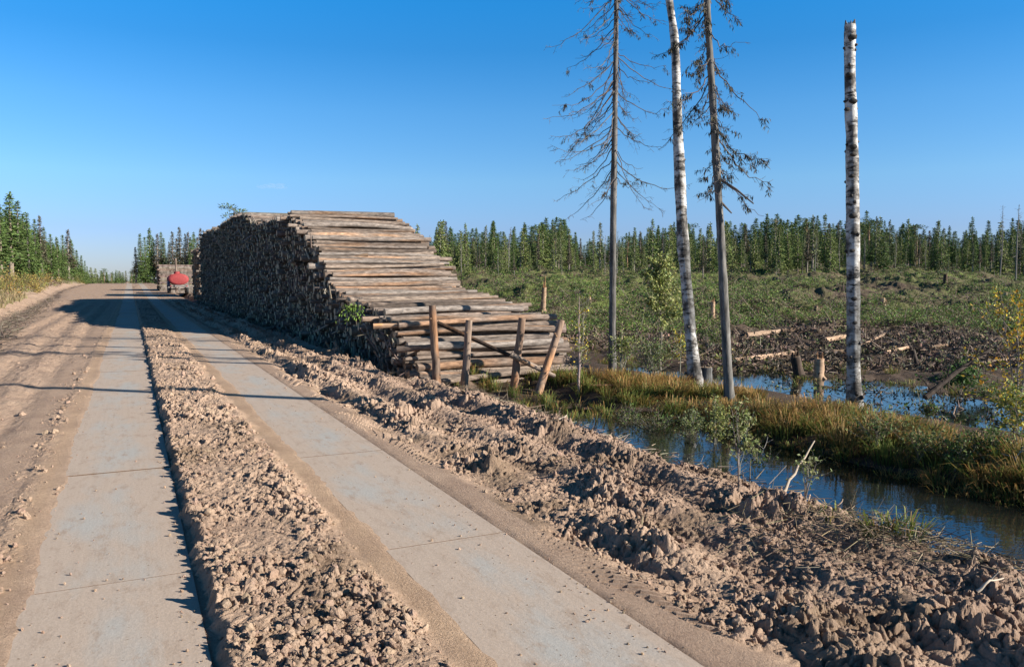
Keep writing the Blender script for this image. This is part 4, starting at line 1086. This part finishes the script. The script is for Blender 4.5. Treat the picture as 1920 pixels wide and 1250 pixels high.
GS = [spruce_mesh(501, 10, 1.35, .10), spruce_mesh(502, 10, 1.1, .22), spruce_mesh(503, 11, 1.6, .06), spruce_mesh(504, 9, 1.05, .3, sparse=.2, bare=1), spruce_mesh(505, 12, 1.25, .16), spruce_mesh(506, 10, 1.75, .05)]
LS = [spruce_mesh(511, 7, 1.1, .15, col=(.16, .20, .065), sparse=.2), spruce_mesh(512, 6, 1.2, .1, col=(.18, .21, .07), sparse=.2), spruce_mesh(513, 8, .9, .3, col=(.14, .16, .07), sparse=.45, bare=1)]
BS = [spruce_mesh(521, 10, .95, .35, col=(.12, .10, .07), sparse=.45, bare=1), spruce_mesh(522, 11, 1.1, .3, col=(.11, .105, .065), sparse=.35, bare=1)]
PN = [pine_mesh(531), pine_mesh(532, 12, puffs=18), pine_mesh(533, 9, puffs=22, R=1.8, z0=.4)]
SN = [snag_mesh(541), snag_mesh(542, 7)]
KN = {'spruce': ('spruce_tree', 'spruce'), 'light': ('young_conifer', 'young conifer'), 'brown': ('withered_spruce', 'withered spruce'), 'pine': ('pine_tree', 'pine'), 'snag': ('bare_snag', 'dead tree')}
SETS = {'spruce': GS, 'light': LS, 'brown': BS, 'pine': PN, 'snag': SN}
def tree(kind, x, y, H, label, group, wide=1.0, z=None):
    tr, cr, H0 = SETS[kind][rng.integers(len(SETS[kind]))]
    r_ = bpy.data.objects.new(KN[kind][0], None); C.objects.link(r_)
    r_.location = (x, y, (gz(x, y) if z is None else z) - .1); s_ = H / H0; r_.rotation_euler = (rng.normal() * .015, rng.normal() * .015, rng.random() * 6.283)
    w = s_ * wide * rng.uniform(.9, 1.15); r_.scale = (w, w, s_)
    for nm, me in (('trunk', tr), ('crown', cr)):
        o = bpy.data.objects.new(nm, me); C.objects.link(o); o.parent = r_
    tag(r_, label, KN[kind][1], group)
    return r_
# left of the road: (photo x of trunk, photo y of top)
LT = [(-30, 385), (-12, 378), (4, 384), (24, 364), (38, 378), (48, 402), (57, 400), (70, 412), (81, 406), (90, 428), (99, 440), (112, 446), (121, 442), (131, 432), (139, 450), (147, 470), (155, 480), (161, 490), (166, 500)]
for k, (px, py) in enumerate(LT):
    rr = (px - 960) / F * cA + sA; v = -13.5 - rng.random() * 2.0; Yv = min(v / rr, 300); Xv = (px - 960) / F * Yv
    top = HC + (526 - py) / F * Yv; kd = 'brown' if px in (81, 131) else 'spruce'
    lab = {24: 'tallest dark green spruce at the left forest edge', 81: 'brownish thin spruce in the middle of the left forest edge', 131: 'thin withered spruce near the low end of the left forest edge'}.get(px, 'green spruce in the dense forest edge left of the road')
    tree(kd, Xv, Yv, top - gz(Xv, Yv), lab, 'spruces left of the road', 1.65)
for k in range(110):
    px = rng.uniform(-60, 160); rr = (px - 960) / F * cA + sA; v = -17.5 - rng.random() * 9; Yv = min(v / rr, 330); Xv = (px - 960) / F * Yv
    topy = np.interp(px, [-60, 25, 60, 100, 130, 165], [378, 392, 418, 452, 462, 502]) + rng.uniform(4, 26); top = HC + (526 - topy) / F * Yv
    tree('spruce', Xv, Yv, max(3, top - gz(Xv, Yv)), 'spruce standing deeper inside the forest left of the road', 'inner spruces left of the road', 1.8)
for k in range(46):   # bushy young growth in front
    px = rng.uniform(-40, 172); rr = (px - 960) / F * cA + sA; v = -9.5 - rng.random() * 3.5; Yv = min(v / rr, 210); Xv = (px - 960) / F * Yv
    if Yv < 24: continue
    H = rng.uniform(1.0, 2.4)
    g_ = empty('bush', (Xv, Yv, gz(Xv, Yv) - .05)); tag(g_, 'rusty or olive autumn bush on the verge before the left forest', 'bush', 'autumn bushes on the left verge')
    nb = NB(); m = 330; d = rng.normal(size=(m, 3)); d /= np.linalg.norm(d, axis=1)[:, None]; d[:, 2] = np.abs(d[:, 2])
    P = d * (rng.random(m) ** .5)[:, None] * [H * .55, H * .55, H] * (1 + .25 * np.sin(np.arctan2(d[:, 1], d[:, 0]) * 3 + k))[:, None]
    cards(nb, P, rng.uniform(.1, .26, m), .09, jit(((.30, .19, .06), (.24, .22, .06), (.15, .17, .05), (.33, .26, .08))[k % 4], m, .35, .1)); nb.build('crown', LEAF, g_)
    nb = NB(); sticks(nb, np.zeros((9, 3)), rng.normal(size=(9, 3)) * [H * .3, H * .3, .1] + [0, 0, H * .8], .02, .006, (.2, .16, .12)); nb.build('stem', TWIG, g_)
# the dark group behind the stacks, right of the road
for k, (px, py, kd) in enumerate([(257, 464, 'brown'), (267, 440, 'spruce'), (276, 446, 'spruce'), (283, 430, 'spruce'), (291, 446, 'spruce'), (297, 440, 'brown'), (304, 437, 'spruce'), (311, 448, 'spruce'), (319, 455, 'brown'), (326, 436, 'brown'), (334, 448, 'brown'), (342, 428, 'brown'), (349, 440, 'brown'), (355, 437, 'brown'), (361, 446, 'spruce'), (366, 437, 'spruce'), (373, 446, 'brown'), (379, 430, 'brown'), (385, 434, 'brown'), (393, 440, 'spruce')]):
    Yv = 205 + rng.uniform(-8, 20) ; Xv = (px - 960) / F * Yv; top = HC + (526 - py) / F * Yv; z0 = .9
    tree(kd, Xv, Yv, top - z0, 'spruce' if 0 else ('grey brown withered spruce behind the distant log stacks' if kd == 'brown' else 'dark green spruce behind the distant log stacks'), 'trees behind the distant stacks', 1.5, z0)
Yv = 150; Xv = (444 - 960) / F * Yv; tree('pine', Xv, Yv, HC + (526 - 388) / F * Yv - .3, 'round crowned pine peeping over the top of the tall stack', None, 1.7, .3)
# far trees where the road meets the horizon
for k in range(60):
    px = rng.uniform(150, 275); Yv = rng.uniform(330, 430); Xv = (px - 960) / F * Yv; py = rng.uniform(508, 521) - (8 if rng.random() < .12 else 0)
    top = HC + (526 - py) / F * Yv; z0 = -1.2
    tree(rng.choice(['spruce', 'pine', 'light'], p=[.45, .2, .35]), Xv, Yv, max(2.5, top - z0), 'tiny far off tree where the road meets the horizon', 'far trees at the end of the road', 1.8, z0)
# the forest edge beyond the clearing
SK = [(700, 440), (780, 440), (800, 430), (835, 420), (865, 418), (905, 425), (925, 410), (960, 425), (1015, 405), (1055, 400), (1085, 440), (1130, 435), (1200, 425), (1290, 410), (1330, 440), (1365, 410), (1415, 402), (1450, 398), (1505, 398), (1540, 415), (1590, 400), (1650, 415), (1720, 415), (1780, 430), (1818, 422), (1850, 432), (1900, 410), (1990, 400)]
sx_, sy_ = zip(*SK)
cnt = 0
for k in range(285):
    row = k % 3
    px = 740 + (k / 285) * 1270 + rng.uniform(-14, 14); Yv = (150, 172, 198)[row] + rng.uniform(-10, 10); Xv = (px - 960) / F * Yv
    sk = np.interp(px, sx_, sy_)
    py = sk + (rng.uniform(8, 44) if row == 0 else rng.uniform(2, 32)) 
    if rng.random() < .10: py -= rng.uniform(4, 18)
    g0 = gz(Xv, Yv); top = HC + (526 - py) / F * Yv; H = top - g0
    if H < 2.5: continue
    kd = rng.choice(['spruce', 'light', 'pine', 'brown', 'snag'], p=([.34, .36, .10, .12, .08] if row == 0 else [.70, .16, .09, .04, .01]))
    if kd == 'light': H *= .8
    lab = {'spruce': 'dark green pointed spruce in the forest beyond the clearing', 'light': 'pale green slender young conifer along the clearing edge', 'pine': 'pine with rounded crown in the forest beyond the clearing', 'brown': 'thin half bare spruce along the clearing edge', 'snag': 'bare grey dead tree along the clearing edge'}[kd]
    tree(kd, Xv, Yv, H, lab, 'forest beyond the clearing: ' + kd, 1.6)
for px in range(758, 2010, 11):   # young growth between the clearing and the forest
    Yv = rng.uniform(92, 145); Xv = (px + rng.uniform(-10, 10) - 960) / F * Yv
    kd = rng.choice(['light', 'snag', 'brown'], p=[.62, .2, .18])
    tree(kd, Xv, Yv, rng.uniform(2.2, 6.0) * (.8 if kd == 'light' else 1), {'light': 'small pale green conifer standing forward in the clearing', 'snag': 'thin bare stem standing forward in the clearing', 'brown': 'thin half bare little spruce standing forward in the clearing'}[kd], 'trees standing forward in the clearing: ' + kd, 1.0)
tree('snag', (1872 - 960) / F * 85, 85, 8.2, 'thin leaning dead tree near the right end of the clearing', None, 1)
tree('snag', (1903 - 960) / F * 90, 90, 9.0, 'pale bare tree at the far right of the clearing', None, 1)
for k in range(170):   # slender growth merging the forest into the clearing
    px = rng.uniform(750, 2010); Yv = rng.uniform(98, 148); Xv = (px - 960) / F * Yv; kd = rng.choice(['light', 'brown', 'spruce', 'snag'], p=[.62, .12, .18, .08])
    tree(kd, Xv, Yv, rng.uniform(3.2, 8.0), {'light': 'pale green young conifer in the loose growth before the forest', 'brown': 'thin brownish spruce in the loose growth before the forest', 'spruce': 'short dark spruce in the loose growth before the forest', 'snag': 'thin dead stem in the loose growth before the forest'}[kd], 'loose growth before the forest: ' + kd, 1.25)
# the rest of the wood behind, one mass
nb = NB(); N = 500
tm = [GS[0], GS[2], GS[4]]
def grab(me):
    v = np.zeros(len(me.vertices) * 3); me.vertices.foreach_get('co', v); c = np.zeros(len(me.vertices) * 4); me.color_attributes['col'].data.foreach_get('color', c)
    l = np.zeros(len(me.loops), np.int32); me.loops.foreach_get('vertex_index', l); return v.reshape(-1, 3), c.reshape(-1, 4)[:, :3], l.reshape(-1, 4)
T3 = [grab(t_[1]) for t_ in tm]
for k in range(230):
    px = 560 + k / 230 * 1500; Yv = rng.uniform(215, 235); Xv = (px - 960) / F * Yv; sk = np.interp(px, sx_, sy_) + rng.uniform(12, 26)
    H = HC + (526 - sk) / F * Yv - 3.7; v, c, f = T3[k % 3]; s_ = H / 11; w_ = s_ * 2.6; a = rng.random() * 6.283
    nb.add(np.stack([(v[:, 0] * math.cos(a) - v[:, 1] * math.sin(a)) * w_ + Xv, (v[:, 0] * math.sin(a) + v[:, 1] * math.cos(a)) * w_ + Yv, v[:, 2] * s_ + 3.6], 1), f, c)
tag(nb.build('forest', NEEDLE), 'deep green wood closing the view behind the forest edge', 'forest', kind='stuff')

# sprig of green spruce hanging on the stack
g = PD(663, 568, 20.6); root = empty('spruce_branch', g); tag(root, 'green spruce branch hanging off the shaded corner of the stack', 'branch')
nb = NB(); P = []; D = []
for b in range(9):
    d = np.array([rng.normal() * .5, -.2 + rng.normal() * .15, -1]); d /= np.linalg.norm(d); L_ = rng.uniform(.2, .6)
    for q in range(16): P.append(d * L_ * rng.random() + np.array([rng.normal() * .12, -.12, rng.normal() * .03])); D.append(d)
cards(nb, np.array(P), .09, .025, jit((.17, .26, .05), len(P), .3), droop=np.array(D)); nb.build('needles', NEEDLE, root)
nb = NB(); tube(nb, [(-.2, 0, .05), (.05, -.1, -.02), (.1, -.15, -.55)], [.02, .015, .006], 6, (.2, .15, .1)); nb.build('twig', TWIG, root)

# ------------------------------------------------------------------ small cloud low in the sky
m, nt, b = newmat('cloud'); nt.nodes.remove(b)
pv = nt.nodes.new('ShaderNodeVolumePrincipled'); pv.inputs['Density'].default_value = .0035; pv.inputs['Color'].default_value = (1, 1, 1, 1)
nt.links.new(pv.outputs[0], nt.nodes['Material Output'].inputs['Volume'])
nb = NB()
for k in range(9):
    t = (k - 4) / 4; s_ = (1 - t * t) * .8 + .25
    nb.add(IV * np.array([24, 20, 9]) * s_ + np.array([t * 62, rng.normal() * 10, rng.normal() * 4 + abs(t) * 2]), IF)
o = nb.build('cloud', m, smooth=True); o.location = PD(510, 351, 3000); tag(o, 'single faint wisp of cloud low in the sky above the road', 'cloud')

# ------------------------------------------------------------------ light, sky, camera
EL = math.radians(22.5); s = Vector((.962, -.272, 0)).normalized(); az = math.atan2(s.x, s.y)
to = Vector((s.x * math.cos(EL), s.y * math.cos(EL), math.sin(EL)))
sun = bpy.data.lights.new('sun', 'SUN'); sun.energy = 5.0; sun.angle = math.radians(.5); sun.color = (1, .93, .82)
so = bpy.data.objects.new('sun', sun); C.objects.link(so); so.rotation_mode = 'QUATERNION'; so.rotation_quaternion = to.to_track_quat('Z', 'Y')
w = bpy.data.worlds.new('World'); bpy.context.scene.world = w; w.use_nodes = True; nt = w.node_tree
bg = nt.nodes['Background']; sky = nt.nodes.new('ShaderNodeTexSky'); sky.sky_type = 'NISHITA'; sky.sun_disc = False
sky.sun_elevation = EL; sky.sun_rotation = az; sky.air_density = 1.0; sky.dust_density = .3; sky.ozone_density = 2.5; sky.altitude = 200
hs = nt.nodes.new('ShaderNodeHueSaturation'); hs.inputs['Saturation'].default_value = 1.15
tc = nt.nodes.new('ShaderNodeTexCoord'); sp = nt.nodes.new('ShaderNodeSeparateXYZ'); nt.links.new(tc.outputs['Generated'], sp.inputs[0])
rp = ramp(nt, sp.outputs['Z'], [(0, (.38, .44, .73)), (.06, (.39, .47, .77)), (.12, (.46, .625, .81)), (.2, (.36, .655, .86)), (.27, (.19, .625, .88)), (.32, (.135, .69, .98)), (.48, (.07, .30, .42)), (.7, (.06, .16, .22)), (1, (.05, .11, .15))])  # sky dimmed above the view to cut fill light and deepen shadows
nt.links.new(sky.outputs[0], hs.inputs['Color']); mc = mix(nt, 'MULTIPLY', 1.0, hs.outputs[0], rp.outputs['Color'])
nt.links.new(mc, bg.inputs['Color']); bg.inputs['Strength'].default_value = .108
cam = bpy.data.cameras.new('camera'); cam.sensor_width = 36; cam.lens = 36 * F / 1920; cam.clip_end = 8000; cam.clip_start = .1
co = bpy.data.objects.new('camera', cam); C.objects.link(co); co.location = (0, 0, HC); co.rotation_euler = (math.pi / 2 - PIT, 0, 0)
sc = bpy.context.scene; sc.camera = co
sc.view_settings.view_transform = 'Standard'; sc.view_settings.look = 'None'; sc.view_settings.exposure = .95; sc.view_settings.gamma = 1
sc.render.resolution_x = 1024; sc.render.resolution_y = 666
